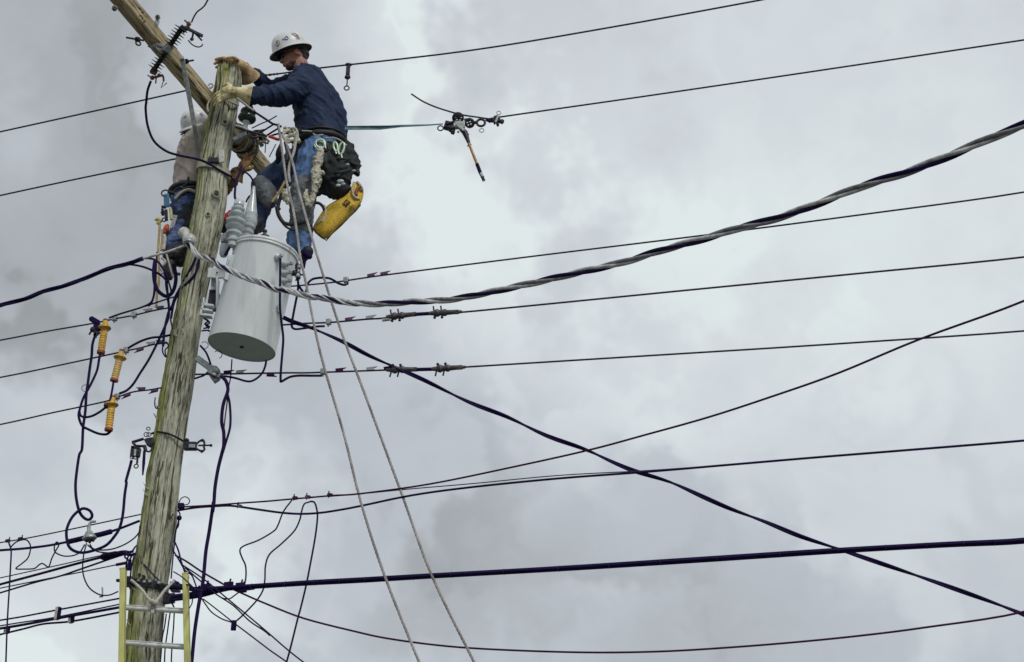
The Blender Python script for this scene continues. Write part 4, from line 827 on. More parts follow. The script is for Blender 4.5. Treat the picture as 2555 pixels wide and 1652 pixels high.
# --- jumper wires on the left
fan('jumper from the worker gear down to the upper left secondary', w(H, (755, -120), (752, 60), (742, 150), (715, 205), (640, 243), (540, 275), (440, 305), (335, 342)), 4.8, 8.7, 8.7, cable, 'jumper_wire')
fan('thin jumper meeting the pole above the upper left secondary', w(H, (660, 238), (760, 205), (860, 172), (930, 150)), 4.2, 8.7, 8.7, cable, 'jumper_wire')
fan('jumper arching from the middle left secondary to the pole', w(H, (510, 620), (560, 590), (640, 550), (730, 523), (820, 515), (900, 498)), 6, 8.7, 8.68, cable, 'jumper_wire')
fan('long jumper bowing from the lowest left secondary up to the worker boots', w(H, (430, 1035), (500, 1005), (560, 945), (620, 850), (700, 725), (775, 580), (840, 440), (880, 340), (885, 240), (875, 150), (862, 0), (855, -80)), 6.6, 8.7, 8.72, cable, 'jumper_wire')
fan('second dark jumper beside the pole between the two upper secondaries', w(H, (878, 300), (850, 420), (838, 520), (832, 600)), 6.6, 8.68, 8.68, cable, 'jumper_wire')
fan('thin jumper strand dropping from the dark hose loop', w(H, (880, 150), (905, 100), (885, 20), (865, -60)), 4.5, 8.7, 8.7, cable, 'jumper_wire')

# ------------------------------------------------------------------ yellow clamps and their cables
yel_p = mat('worn_yellow_fibreglass', (.58, .40, .13), .5, var=.25, scale=35, bump=.15, dirt=(.30, .17, .05), dscale=26, dirt_amt=.7)
def yclamp(label, top, bot, fl, Y):
    a = q(H, *top, Y); b = q(H, *bot, Y); s_ = mpp(240, 850, Y); L_ = (b - a).length
    root = thing('grounding_clamp', label, 'clamp', b, 'yellow handled grounding clamps on the left wires')
    k = MB(); prof = [(0, 4 * s_), (.02, 6 * s_), (.10, 7 * s_), (.14, 8.5 * s_), (.28, 9 * s_)]
    for i in range(9):
        t = .30 + i * .072; prof += [(t, 8.6 * s_), (t + .030, 8.7 * s_), (t + .036, 9.3 * s_), (t + .052, 9.2 * s_), (t + .062, 8.5 * s_)]
    k.lathe(a, b, prof + [(.95, 8.5 * s_)], 20); k.build('handle', yel_p if fl else yel, root)
    f_ = .225; k = MB(); k.lathe(a, b, [(f_ - .035, 9 * s_), (f_ - .015, 15.5 * s_), (f_ + .015, 16.5 * s_), (f_ + .05, 14 * s_), (f_ + .055, 8 * s_)], 26); k.build('flange', yel, root)
    k = MB(); k.lathe(a, b, [(.925, 9.8 * s_), (.94, 10.5 * s_), (1.0, 10 * s_), (1.01, 5 * s_)], 18); k.build('end_cap', yel_dk, root)
    k = MB(); k.lathe(a, b, [(-.03, 4 * s_), (-.02, 6.5 * s_), (.02, 7 * s_), (.03, 5 * s_)], 12); k.build('hook_head', yel_dk, root)
    return root
c1 = yclamp('highest of three yellow handled clamps, beside a black clamp on the left wire', (308, 362), (262, 668), 0, 8.85)
c2 = yclamp('middle yellow handled clamp with a paler worn handle', (455, 640), (382, 922), 1, 8.8)
c3 = yclamp('lowest yellow handled clamp with the loop cable under it', (372, 1062), (333, 1375), 0, 8.8)
k = MB(); k.sph(q(H, 318, 1140, 8.8), .022, (1, .8, 1.2)); k.build('jaw', dkmetal, c3)
bk = thing('line_clamp', 'black screw clamp gripping the upper left wire beside the first yellow clamp', 'clamp', q(H, 215, 420, 8.85))
def qh(x, y, Y=8.85): return q(H, x, y, Y)
k = MB(); k.bar(qh(175, 350), qh(245, 390), .034, .03); k.sph(qh(180, 352), .020); k.prism([qh(*p, 8.84) for p in ((195, 375), (250, 372), (255, 440), (230, 470), (190, 420))], Vector((0, .03, 0))); k.build('clamp_body', cable, bk, bevel=.004)
k = MB(); k.sph(qh(190, 448), .020); k.tube([qh(185, 450), qh(155, 495)], .007); k.bar(qh(200, 510), qh(250, 470), .018, .02); k.bar(qh(205, 450), qh(215, 520), .016, .02); k.ring(qh(212, 466), .012, .004); k.build('clamp_screw', dkmetal, bk)
gc = hang(w(H, (205, 515), (185, 590), (178, 690), (162, 800), (145, 930), (130, 1040), (120, 1200), (100, 1350), (90, 1540)) + w(F0, (184, 1060), (177, 1110)) + w(J, (642, 60), (650, 160), (675, 260), (712, 312), (755, 330), (783, 300), (768, 258), (725, 236), (685, 243), (620, 300), (577, 380), (564, 450), (580, 545), (625, 592), (700, 610), (800, 590), (905, 545), (980, 462), (1020, 390), (1045, 280), (1060, 120), (1075, 20)) + w(M, (75, 920), (125, 740), (145, 660)), 8.85, 8.72, 5)
wire('grounding_cable', 'long blue black grounding cable with a curl, hanging left of the pole', gc, 7.0, cable, 'cable')
fan('grounding cable from the highest yellow clamp down to the lowest', w(H, (255, 675), (245, 730), (225, 830), (165, 960), (105, 1070), (72, 1170), (60, 1240), (90, 1325), (150, 1362), (240, 1400), (310, 1407), (345, 1385), (352, 1370)), 6.4, 8.84, 8.8, cable, 'grounding_cable')
fan('short grounding cable curving to the jaw of the lowest yellow clamp', w(H, (66, 1190), (75, 1230), (110, 1250), (180, 1240), (255, 1200), (312, 1155)), 6.0, 8.84, 8.8, cable, 'grounding_cable')
fan('short cable joining the middle yellow clamp to the lowest one', w(H, (380, 915), (370, 980), (355, 1060), (340, 1110)), 5.6, 8.79, 8.78, cable, 'grounding_cable')
k = MB(); k.ring(q(H, 122, 985, 8.85), .024, .0022, Vector((.3, -1, 0))); k.build('cable_tie', bare, None, label='tiny thin ring round the grounding cable left of the clamps', cat='tie')

# ------------------------------------------------------------------ chain binder and cluster bracket on the pole
cb = thing('chain_binder', 'dark chain round the pole with clamps at both sides, above the plum cable', 'chain', q(M, 400, 330, 8.66))
cp = crom([surf(*p, .012) for p in w(M, (400, 320), (450, 300), (500, 296), (620, 322), (730, 370), (800, 410))], 8)
for i in range(0, len(cp) - 1, 1):
    a, b = cp[i], cp[i + 1]; d = (b - a).normalized(); k = MB(); n1 = (Vector((0, -1, 0)) if i % 2 else up); k.tube([a - d * .006, b + d * .006], .0065, 6); k.sph(b, .009, (1, 1, .7), n=8); k.build('chain_link', dkmetal, cb)
def qm(x, y, Y=8.72): return q(M, x, y, Y)
k = MB(); k.bar(qm(820, 480), qm(980, 480), .052, .04); k.sph(qm(850, 410), .018); k.build('binder_bar', dkmetal, cb, bevel=.004)
k = MB(); k.bar(qm(880, 475, 8.69), qm(960, 478, 8.69), .022, .01); k.build('binder_sleeve', galv, cb)
k = MB(); k.tube(crom([qm(960, 470), qm(1010, 420), qm(1060, 400), qm(1078, 440), qm(1070, 480), qm(1078, 520), qm(1050, 545), qm(1000, 525), qm(960, 500)]), .007, 8); k.sph(qm(1050, 405), .011); k.sph(qm(1045, 545), .011); k.tube([qm(1000, 470), qm(1160, 468)], .006); k.sph(qm(1162, 470), .010); k.build('binder_fork', dkmetal, cb)
for (x, y, r) in ((360, 255, 22), (335, 330, 30), (368, 330, 26)):
    k = MB(); s_ = mpp(370, 1080, 8.7) / 5.133; k.ring(qm(x, y), r * s_, 6 * s_, Vector((.2, -1, .1))); k.build('eye_ring', dkmetal, cb)
k = MB(); k.prism([qm(*p) for p in ((300, 390), (340, 370), (420, 360), (420, 460), (370, 470), (330, 450))], Vector((0, .05, 0))); k.build('cluster_block', dkmetal, cb, bevel=.004)
gcmp = thing('ground_clamp', 'tangled dark grounding clamp hanging at the pole left side by the chain', 'clamp', qm(200, 560))
k = MB(); k.tube([qm(150, 430), qm(300, 385)], .010); k.tube([qm(160, 430), qm(200, 475), qm(320, 480)], .009); k.tube(crom([qm(330, 540), qm(370, 550), qm(400, 520), qm(410, 470)]), .006); k.tube([qm(310, 470), qm(325, 540)], .012); k.build('clamp_frame', dkmetal, gcmp)
k = MB(); k.bar(qm(170, 480), qm(150, 640), .026, .03); k.bar(qm(235, 510), qm(215, 620), .034, .03); k.bar(qm(150, 500), qm(260, 520), .018, .03); k.build('clamp_jaw', dkmetal, gcmp, bevel=.004)
k = MB(); k.bar(qm(195, 520, 8.69), qm(188, 600, 8.69), .012, .01); k.sph(qm(140, 632, 8.69), .008); k.sph(qm(192, 635, 8.69), .009); k.build('clamp_plate', alu, gcmp)
k = MB(); k.tube([qm(225, 600), qm(215, 700)], .007); k.ring(qm(204, 735), .013, .004); k.build('clamp_eye_screw', dkmetal, gcmp)
k = MB(); k.tube([qm(310, 540), qm(300, 700), qm(288, 850)], [.009, .010, .005], 8); k.build('clamp_rod', cable, gcmp)
# small fittings at the cable attachments right of the pole
cf = thing('cable_attachment', 'small black bolted cable attachment on the pole right edge with a wire curl', 'bracket', q(M, 780, 1250, 8.68))
k = MB(); k.box(q(M, 780, 1248, 8.66), Vector((1, 0, 0)), Vector((0, 1, 0)), up, .038, .04, .035); k.build('clamp_block', cable, cf, bevel=.004)
k = MB(); k.tube(crom([q(M, *p, 8.66) for p in ((755, 1200), (775, 1155), (820, 1128), (865, 1140), (888, 1180), (870, 1220), (830, 1230))]), .0035, 6); k.build('wire_curl', bare, cf)
k = MB(); k.sph(q(M, 755, 1398, 8.66), .017); k.tube(crom([q(M, *p, 8.66) for p in ((745, 1310), (765, 1350), (760, 1390), (750, 1440), (745, 1500), (715, 1545))]), .0045, 6); k.build('drop_connector', cable, cf)
# vertical wires right of the pole behind the ladder
for lb, pts in (('thin wire hanging behind the ladder nearest the pole', w(K, (718, 880), (700, 1000), (680, 1150), (655, 1330), (645, 1560))),
                ('thin wire hanging behind the ladder nearest the right rail', w(K, (768, 880), (760, 1050), (748, 1200), (735, 1400), (730, 1560))),
                ('thin pale wire hugging the pole right side behind the rungs', w(K, (670, 900), (650, 1050), (620, 1200), (605, 1400), (590, 1560))),
                ('dark wire running down the pole right edge above the strap', w(J, (1520, 330), (1495, 430), (1485, 520), (1475, 600), (1462, 740), (1455, 830)))):
    fan(lb, pts, 3.6, 8.8, 8.8, bare if 'pale' in lb else cable, 'pole_wire')
k = MB(); p0 = q(K, 705, 715, 8.68); k.box(p0, Vector((1, 0, .15)).normalized(), Vector((0, 1, 0)), up, .07, .05, .055); k.tube([q(K, 680, 640, 8.66), q(K, 710, 670, 8.66)], .009); k.build('suspension_clamp', dkmetal, None, label='black suspension clamp on the pole right edge under the strap', cat='clamp', bevel=.005)
fan('short dark tail under the suspension clamp', w(K, (720, 740), (745, 780), (765, 820)), 4, 8.68, 8.68)

# ------------------------------------------------------------------ lower left communication lines
def jl(label, pts, px, name='communication_cable', m=cable, dz=-.1, Y0=8.72):
    P_ = w(J, *pts); P_.append((P_[-1][0] * 2 - P_[-2][0], P_[-1][1] * 2 - P_[-2][1])) if False else None
    a, b = P_[-2], P_[-1]; tx = -160; ty = b[1] + (b[1] - a[1]) * (tx - b[0]) / (b[0] - a[0]); P_.append((tx, ty))
    s = span(P_, Y0, dz, ext=9); return wire(name, label, s, px, m, 'cable' if 'cable' in name else 'wire'), s
m1, s1 = jl('thin messenger wire highest of the lower left lines', [(1195, 285), (820, 365), (560, 420), (230, 487), (0, 525)], 3.6, 'messenger_wire', bare)
crimp(m1, s1, 51, 'mini', cable_red); crimp(m1, s1, 19, 'mini', cable_red)
m2, s2 = jl('heavy cable with thick splice sleeves passing through the grey closure, lower left', [(1185, 340), (1010, 408), (880, 448), (760, 475), (580, 517), (400, 551), (200, 575), (0, 590)], 6.6)
for x in (245, 262, 200, 186): 
    p, d = at_px(s2, x); k = MB(); k.tube([p - d * .05, p - d * .045, p + d * .045, p + d * .05], [.010, .017, .017, .010], 10); k.build('splice_sleeve', cable, m2)
m3, s3 = jl('thick blue black cable, upper of the slanted group left of the ladder', [(1130, 600), (870, 648), (600, 718), (300, 800), (0, 880)], 7.0)
p, d = at_px(s3, 275); k = MB(); k.tube([p - d * .07, p - d * .05, p + d * .06, p + d * .08], [.011, .022, .022, .012], 12); k.build('splice_case', cable, m3)
jl('thin wire just above the thick blue black cable on the left', [(1100, 600), (870, 632), (500, 716), (0, 825)], 3.2, 'messenger_wire', bare)
jl('cable under the thick blue black one, crossing a thinner line', [(1110, 612), (1000, 642), (700, 745), (500, 812), (300, 862), (0, 952)], 5.0)
m4, s4 = jl('thin line with a plum end sleeve left of the ladder top', [(1060, 700), (990, 713), (700, 773), (500, 812), (250, 862), (0, 912)], 3.4, 'messenger_wire', bare)
p, d = at_px(s4, 302); k = MB(); k.tube([p - d * .035, p + d * .035], .010, 8); k.build('end_sleeve', cable_red, m4)
t1, u1 = jl('highest of four parallel cables left of the ladder rail', [(1060, 990), (1010, 1000), (470, 1100), (200, 1152), (0, 1185)], 4.6)
t2, u2 = jl('second of four parallel cables left of the ladder rail', [(1060, 1040), (1010, 1050), (480, 1158), (200, 1200), (0, 1232)], 3.8)
t3, u3 = jl('thickest of four parallel cables left of the ladder rail', [(1060, 1066), (1010, 1076), (600, 1148), (480, 1170), (200, 1222), (0, 1255)], 7.2)
t4, u4 = jl('lowest of four parallel cables left of the ladder rail', [(1060, 1108), (1010, 1118), (620, 1192), (370, 1216), (200, 1258), (0, 1306)], 5.4)
for x, (a, b), lb in ((142, (u1, u2), 'pale spacer clip between the two upper parallel cables'), (178, (u3, u4), 'pale spacer clip between the two lower parallel cables'), (16, (u3, u4), 'spacer clip at the left edge on the lower parallel cables')):
    p, d = at_px(a, x); p2, _ = at_px(b, x); k = MB(); k.box((p + p2) / 2, d, up, d.cross(up), .020, abs(p.z - p2.z) + .035, .03); sp_ = k.build('cable_spacer', rag, None, label=lb, cat='spacer', bevel=.003)
    k = MB(); k.box((p + p2) / 2 + d * (.014 if d.x > 0 else -.014), d, up, d.cross(up), .009, abs(p.z - p2.z) + .03, .028); k.build('spacer_edge', cable, sp_, bevel=.002)
fan('thin vertical wire at the far left running down to the bottom edge', w(J, (65, 500), (80, 540), (95, 600), (88, 750), (80, 900), (70, 1060), (60, 1250), (50, 1540), (44, 1700)), 4.2, 8.9, 8.6)
fan('thin scribbled loop wire hanging under the messenger at far left', w(J, (95, 560), (130, 525), (180, 503), (230, 505), (260, 560), (240, 650), (190, 700), (135, 745), (200, 750), (290, 745), (330, 715), (360, 702), (390, 720), (415, 730), (440, 660), (470, 600), (500, 545), (480, 520), (462, 560), (472, 608), (540, 638), (620, 635), (680, 605), (720, 540)), 3.6, 8.85, 8.75)
fan('thin wire hanging from the grey closure in a wide bow to the ladder', w(J, (735, 530), (710, 640), (703, 760), (725, 850), (770, 920), (850, 968), (930, 970), (1005, 940)), 3.6, 8.75, 8.7)
k = MB(); k.tube([q(J, 870, 905, 8.72), q(J, 872, 985, 8.72)], .005); k.bar(q(J, 845, 985, 8.72), q(J, 875, 982, 8.72), .008, .01); k.build('wire_hook', galv, None, label='tiny pale hook on the bowed thin wire left of the ladder', cat='hook')
fan('thin wire from the closure curving up along the pole left edge', w(J, (765, 540), (790, 575), (850, 588), (950, 580), (1050, 545), (1130, 495), (1180, 440), (1190, 380)), 3.8, 8.75, 8.72)
fan('thin wire from the closure running under to the splice at the pole', w(J, (745, 545), (790, 580), (840, 603), (940, 612), (1050, 595), (1120, 600), (1150, 560), (1165, 548)), 3.8, 8.75, 8.72)
clo = thing('splice_closure', 'grey dome closure with a hook sitting on the heavy lower left cable', 'cable closure', q(J, 765, 490, 8.78))
s_ = mpp(224, 1340, 8.78)
k = MB(); k.lathe(q(J, 755, 420, 8.76), q(J, 762, 505, 8.76), [(0, 4 * s_), (.15, 8 * s_), (.5, 13 * s_), (.75, 18 * s_), (.85, 18 * s_), (1, 13 * s_)], 22); k.build('dome', galv, clo)
k = MB(); k.tube(crom([q(J, 755, 430, 8.76), q(J, 757, 380, 8.76), (q(J, 775, 350, 8.76)), q(J, 815, 345, 8.76)]), [.012, .008], 8); k.build('suspension_hook', galv, clo)
for i, (x, y) in enumerate(((735, 500), (762, 508), (790, 495))): k = MB(); k.lathe(q(J, x, y - 18, 8.75), q(J, x + 2, y + 22, 8.75), [(0, .012), (.6, .012), (1, .006)], 10); k.build('cable_port', dkmetal, clo)
# tangle where the left lines meet the pole
rnd = random.Random(11)
for i, pts in enumerate((w(J, (1090, 640), (1075, 700), (1070, 770), (1075, 850)), w(J, (1130, 620), (1095, 690), (1080, 760)), w(J, (1150, 560), (1120, 600), (1060, 640), (1100, 680)), w(J, (1140, 640), (1120, 720), (1110, 800), (1105, 870)), w(J, (1040, 600), (1100, 630), (1150, 620)))):
    fan(['dark lead hanging just left of the ladder top beside the pole', 'short dark lead inside the knot left of the pole', 'crooked thin lead in the knot left of the pole', 'dark lead between the ladder rail top and the pole', 'short thick lead joining the left lines to the pole'][i], pts, 4.4 + (i == 4) * 3, 8.72, 8.66)
fan('dark bundle of leads in the gap between ladder and pole', w(J, (1105, 670), (1098, 720), (1092, 760)), 9, 8.7, 8.7)

# ------------------------------------------------------------------ ladder
LYt, LYb = 8.52, 8.36
lad = thing('ladder', 'olive yellow fibreglass ladder with aluminium rungs tied to the pole', 'ladder', Vector((-1.95, 7.1, 0)))
def down(a, b):
    d = (b - a); return a + d * ((0.0 - a.z) / d.z)
lt = P(307.6, 424, LYt); lb_ = P(304.5, 1652, LYb); rt = P(462.5, 437, LYt); rb = P(468, 1652, LYb)
lt = q(K, 137, 372, LYt); lb_ = q(K, 120, 1499, LYb); rt = q(K, 908, 435, LYt); rb = q(K, 932, 1499, LYb)
for a, b in ((lt, lb_), (rt, rb)):
    e_ = down(a, b); k = MB(); ax = (a - e_).normalized(); sd_ = Vector((1, 0, 0)); ay = sd_ - ax * sd_.dot(ax); ay.normalize(); az = ax.cross(ay)
    L_ = (a - e_).length; c = (a + e_) / 2; k.box(c, ax, ay, az, L_, .032, .060); k.build('side_rail', fibre, lad, smooth=False, bevel=.005)
    k = MB(); k.box(a + ax * .002, ax, ay, az, .012, .036, .064); k.build('rail_cap', fibre, lad, smooth=False, bevel=.003)
    k = MB(); k.box(e_ + ax * .03, ax, ay, az, .06, .05, .09); k.build('foot', dkmetal, lad, smooth=False, bevel=.005)
r1a, r1b = q(K, 150, 825, 8.50), q(K, 895, 870, 8.50); r2a, r2b = q(K, 150, 1262, 8.44), q(K, 900, 1315, 8.44)
step = (r2a - r1a); i = 0
while True:
    a = r1a + step * i; b = r1b + (r2b - r1b) * i
    if a.z < .15: break
    k = MB(); ax = (b - a).normalized(); az = ax.cross(step.normalized()); pr = []
    for j in range(12):
        an = 2 * math.pi * j / 12; ry = .0155 if math.sin(an) < 0 else .013; pr.append((math.cos(an) * .017, math.sin(an) * ry))
    vs = [a + Vector((0, x, 0)) + up * y for x, y in pr] + [b + Vector((0, x, 0)) + up * y for x, y in pr]
    k.add(vs, [(j, (j + 1) % 12, 12 + (j + 1) % 12, 12 + j) for j in range(12)] + [tuple(range(12)), tuple(range(12, 24))])
    k.box((a + b) / 2 + up * .013, ax, Vector((0, 1, 0)), up, (b - a).length * .985, .030, .006); k.build('rung', rungm, lad); i += 1
tie = thing('tie_rope', 'pale rope tied in a Y from the pole strap to the top rung', 'rope', q(K, 510, 800, 8.46))
for pts in (w(K, (235, 485), (310, 550), (370, 610), (430, 690), (490, 755)), w(K, (770, 490), (700, 560), (650, 610), (590, 690), (540, 755))):
    k = MB(); k.tube(hang(pts, 8.56, 8.46), .0095, 8); k.build('rope_leg', rope_m, tie)
k = MB(); k.sph(q(K, 515, 760, 8.45), .022, (1.3, 1, .7)); k.sph(q(K, 500, 748, 8.44), .014); k.sph(q(K, 532, 770, 8.44), .015); k.build('knot', rope_m, tie)
for x in (497, 515, 530): k = MB(); k.ring(q(K, x, 838, 8.50), .026, .0065, Vector((1, .1 * (x - 515) / 20, 0)), 18, 6); k.build('rope_turn', rope_m, tie)
k = MB(); k.bar(q(K, 500, 850, 8.45), q(K, 497, 905, 8.45), .02, .012); k.build('rope_end', rope_m, tie, bevel=.004)

# ------------------------------------------------------------------ people
HEADUP = None
def frame(fwd, u):
    u = u.normalized(); fwd = (fwd - u * fwd.dot(u)).normalized(); s = u.cross(fwd); return fwd, s, u
def ellpt(c, fr, R, th, ph, o=0.0):
    f, s, u = fr; return c + (f * (math.cos(ph) * math.cos(th) * R[0]) + s * (math.cos(ph) * math.sin(th) * R[1]) + u * (math.sin(ph) * R[2])) * (1 + o)
def hard_hat(person, c, fr, R, brimw, stickers):
    f, s, u = fr; n, m = 48, 14; vs = []; fs = []
    for i in range(m + 1):
        ph = math.pi / 2 * i / m
        for k_ in range(n):
            th = 2 * math.pi * k_ / n; rid = .012 * math.exp(-((math.sin(th) * R[1] * math.cos(ph)) / .010) ** 2) * (1 if ph > .25 else 0)
            pw = math.sin(ph) ** .9 if ph > 0 else 0
            p = c + f * (math.cos(ph) ** .8 * math.cos(th) * R[0]) + s * (math.cos(ph) ** .8 * math.sin(th) * R[1]) + u * (pw * R[2] + rid * .6); vs.append(p)
    for i in range(m):
        for k_ in range(n): fs.append((i * n + k_, i * n + (k_ + 1) % n, (i + 1) * n + (k_ + 1) % n, (i + 1) * n + k_))
    k = MB(); k.add(vs, fs)
    # inner surface gives the shell thickness
    k.add([p - (p - c) * .03 for p in vs], [fc[::-1] for fc in fs])
    hat = k.build('hard_hat', hat_w, person)
    bv = []
    for (ro, dz) in ((.985, .004), (1.02, .001), (1.0 + brimw / R[0] * .55, -.005), (1.0 + brimw / R[0], -.012), (1.0 + brimw / R[0] + .005, -.015), (1.0 + brimw / R[0], -.019), (1.0 + brimw / R[0] * .5, -.011), (.97, -.005)):
        for k_ in range(n):
            th = 2 * math.pi * k_ / n; fw = 1 + .06 * max(0, math.cos(th)); ro_ = 1 + (ro - 1) * fw
            bv.append(c + f * (math.cos(th) * R[0] * ro_) + s * (math.sin(th) * R[1] * ro_) + u * (dz - .006 * max(0, math.cos(th))))
    k = MB(); k.add(bv, [(i * n + k_, i * n + (k_ + 1) % n, ((i + 1) % 8) * n + (k_ + 1) % n, ((i + 1) % 8) * n + k_) for i in range(8) for k_ in range(n)]); k.build('brim', hat_w, hat)
    k = MB(); lv = []  # liner carried out under the brim, its dark colour stands for shade
    for (ro, dz) in ((1.0 + brimw / R[0] * .93, -.0195), (1.0, -.012), (.93, -.012), (.90, -.032), (.86, -.03), (.86, .02), (.5, .05)):
        for k_ in range(n):
            th = 2 * math.pi * k_ / n; lv.append(c + f * (math.cos(th) * R[0] * ro) + s * (math.sin(th) * R[1] * ro) + u * (dz - (.006 * max(0, math.cos(th)) if ro > 1 else 0)))
    k.add(lv, [(i * n + k_, i * n + (k_ + 1) % n, (i + 1) * n + (k_ + 1) % n, (i + 1) * n + k_) for i in range(6) for k_ in range(n)]); k.build('liner_brim_shade', hat_under, hat)
    for (px, py, kind, rad_) in stickers:
        r = ray(px, py); o = CAM - c
        def sc_(v_): return Vector((v_.dot(f) / R[0], v_.dot(s) / R[1], v_.dot(u) / (R[2] * 1.02)))
        d_, oo = sc_(r), sc_(o); a_ = d_.dot(d_); b_ = 2 * d_.dot(oo); c_ = oo.dot(oo) - 1.03 ** 2; di = b_ * b_ - 4 * a_ * c_
        if di < 0: continue
        p = CAM + r * ((-b_ - math.sqrt(di)) / (2 * a_)); nn = (p - c).normalized(); e1 = nn.cross(Vector((0, 0, 1))).normalized(); e2 = e1.cross(nn)
        def proj(x, y):
            qq = p + e1 * x + e2 * y; v_ = sc_(qq - c); return c + (qq - c) * (1.045 / v_.length)
        def patch(pts, material, nm='decal'):
            k = MB(); cc = proj(sum(x for x, y in pts) / len(pts), sum(y for x, y in pts) / len(pts)); vv = [cc] + [proj(x, y) for x, y in pts]
            k.add(vv, [(0, i + 1, (i + 1) % len(pts) + 1) for i in range(len(pts))]); k.build(nm, material, hat)
        if kind == 'disc':
            patch([(math.cos(t * .393) * rad_, math.sin(t * .393) * rad_ * 1.2) for t in range(16)], st_grey)
            k = MB(); k.tube([proj(math.cos(t * .393) * rad_ * .6, math.sin(t * .393) * rad_ * .7) for t in range(17)], .0022, 5); k.build('decal_ring', hat_w, hat)
        elif kind == 'blue':
            k = MB(); k.tube([proj(math.cos(t * .393) * rad_, math.sin(t * .393) * rad_) for t in range(17)], .0032, 5); k.build('decal', st_blue, hat)
            k = MB(); k.tube([proj(rad_ * 1.1, -rad_ * .9), proj(rad_ * 1.9, -rad_ * 1.1), proj(rad_ * 2.4, -rad_ * .2)], .003, 5); k.build('decal', st_blue, hat)
        elif kind == 'dot': patch([(math.cos(t * .785) * rad_ * 1.3, math.sin(t * .785) * rad_) for t in range(8)], st_blue)
        elif kind == 'tick': patch([(-rad_, -rad_ * .5), (rad_, -rad_ * .8), (rad_ * .8, rad_ * .5), (-rad_ * .6, rad_)], st_grey)
        else:
            rn = random.Random(int(px))
            for j in range(14):
                x, y = rn.uniform(-1, 1) * rad_, rn.uniform(-.8, .8) * rad_; z_ = rn.uniform(.25, .5) * rad_ * .6
                patch([(x + math.cos(t * 1.05) * z_ * 1.4, y + math.sin(t * 1.05) * z_) for t in range(6)], [st_brn, st_grey, st_brn][j % 3])
    return hat
def head_shape(mb, c, fr, s=1.0, ears=True):
    f, sd, u = fr; Mx = Matrix((f, sd, u)).transposed()
    mb.sph(c + f * -.006 * s, .092 * s, (1.08, .86, 1.02), Mx, 18)                      # skull
    mb.sph(c + f * .040 * s - u * .045 * s, .062 * s, (.92, .88, 1.15), Mx, 16)          # face
    mb.sph(c + f * .052 * s - u * .100 * s, .033 * s, (1.0, 1.1, .8), Mx, 12)            # chin
    mb.sph(c + f * .020 * s - u * .085 * s, .048 * s, (1.1, 1.12, .75), Mx, 12)          # jaw
    mb.cap(c + f * .092 * s - u * .018 * s, .009 * s, c + f * .110 * s - u * .050 * s, .0135 * s, 10)   # nose
    mb.sph(c + f * .096 * s - u * .078 * s, .011 * s, (.8, 1.9, .55), Mx, 10)            # lips
    mb.sph(c + f * .094 * s - u * .090 * s, .010 * s, (.8, 1.6, .55), Mx, 10)
    for k_ in (-1, 1):
        mb.sph(c + f * .086 * s + sd * .028 * k_ * s - u * .004 * s, .013 * s, (.7, 1.4, .6), Mx, 8)   # brow
        mb.sph(c + f * .070 * s + sd * .038 * k_ * s - u * .050 * s, .022 * s, (.8, .9, .9), Mx, 10)   # cheek
        if ears:
            mb.ring(c + sd * .080 * k_ * s - u * .035 * s - f * .012 * s, .020 * s, .0065 * s, sd + f * -.3 * k_, 14, 6); mb.sph(c + sd * .078 * k_ * s - u * .035 * s - f * .008 * s, .017 * s, (.8, .35, 1.2), Mx, 8)
def fingers(mb, base, ds, lens, rr, curl):
    for b, d, ln, cu in zip(base, ds, lens, curl):
        p = b; prs = [(p, rr)]; dd = d.normalized()
        for j, fr_ in enumerate((.45, .32, .23)):
            p = p + dd * ln * fr_; prs.append((p, rr * (1 - .1 * (j + 1)))); dd = (dd + cu).normalized()
        mb.chain(prs, 8)

# ---- worker 1, right of the pole
w1 = thing('person', 'lineman in navy shirt, blue jeans and white hard hat reaching round the pole top', 'person', P(752, 640, 9.02))
X = lambda x, y, Y=9.0: P(x, y, Y)
hc_ = X(733, 137, 8.98); fr1 = frame(Vector((-.88, -.18, -.30)), Vector((-.30, -.02, .95)))
body = MB(); head_shape(body, hc_, fr1, 1.0)
neck = [(X(748, 160, 8.99), .062), (X(757, 185), .070)]
body.chain(neck)
body.rs = .78
torso = [(X(770, 215), .13), (X(788, 270), .135), (X(800, 330), .13), (X(803, 368), .14)]
body.chain(torso)
shN, shF = X(752, 222, 8.86), X(742, 208, 9.14)
body.chain([(shN, .075), (X(690, 238, 8.76), .052), (X(640, 238, 8.66), .042), (X(592, 236, 8.60), .036)])
body.chain([(shF, .070), (X(676, 222, 9.12), .050), (X(640, 195, 9.02), .040), (X(612, 172, 8.92), .034)])
body.chain([(X(790, 385, 9.06), .10), (X(662, 455, 9.02), .062), (X(650, 548, 9.02), .045)])
body.chain([(X(795, 390, 8.94), .10), (X(758, 482, 8.92), .062), (X(752, 610, 8.98), .042)])
vox(body, 'body', skin, w1, .008, 3)
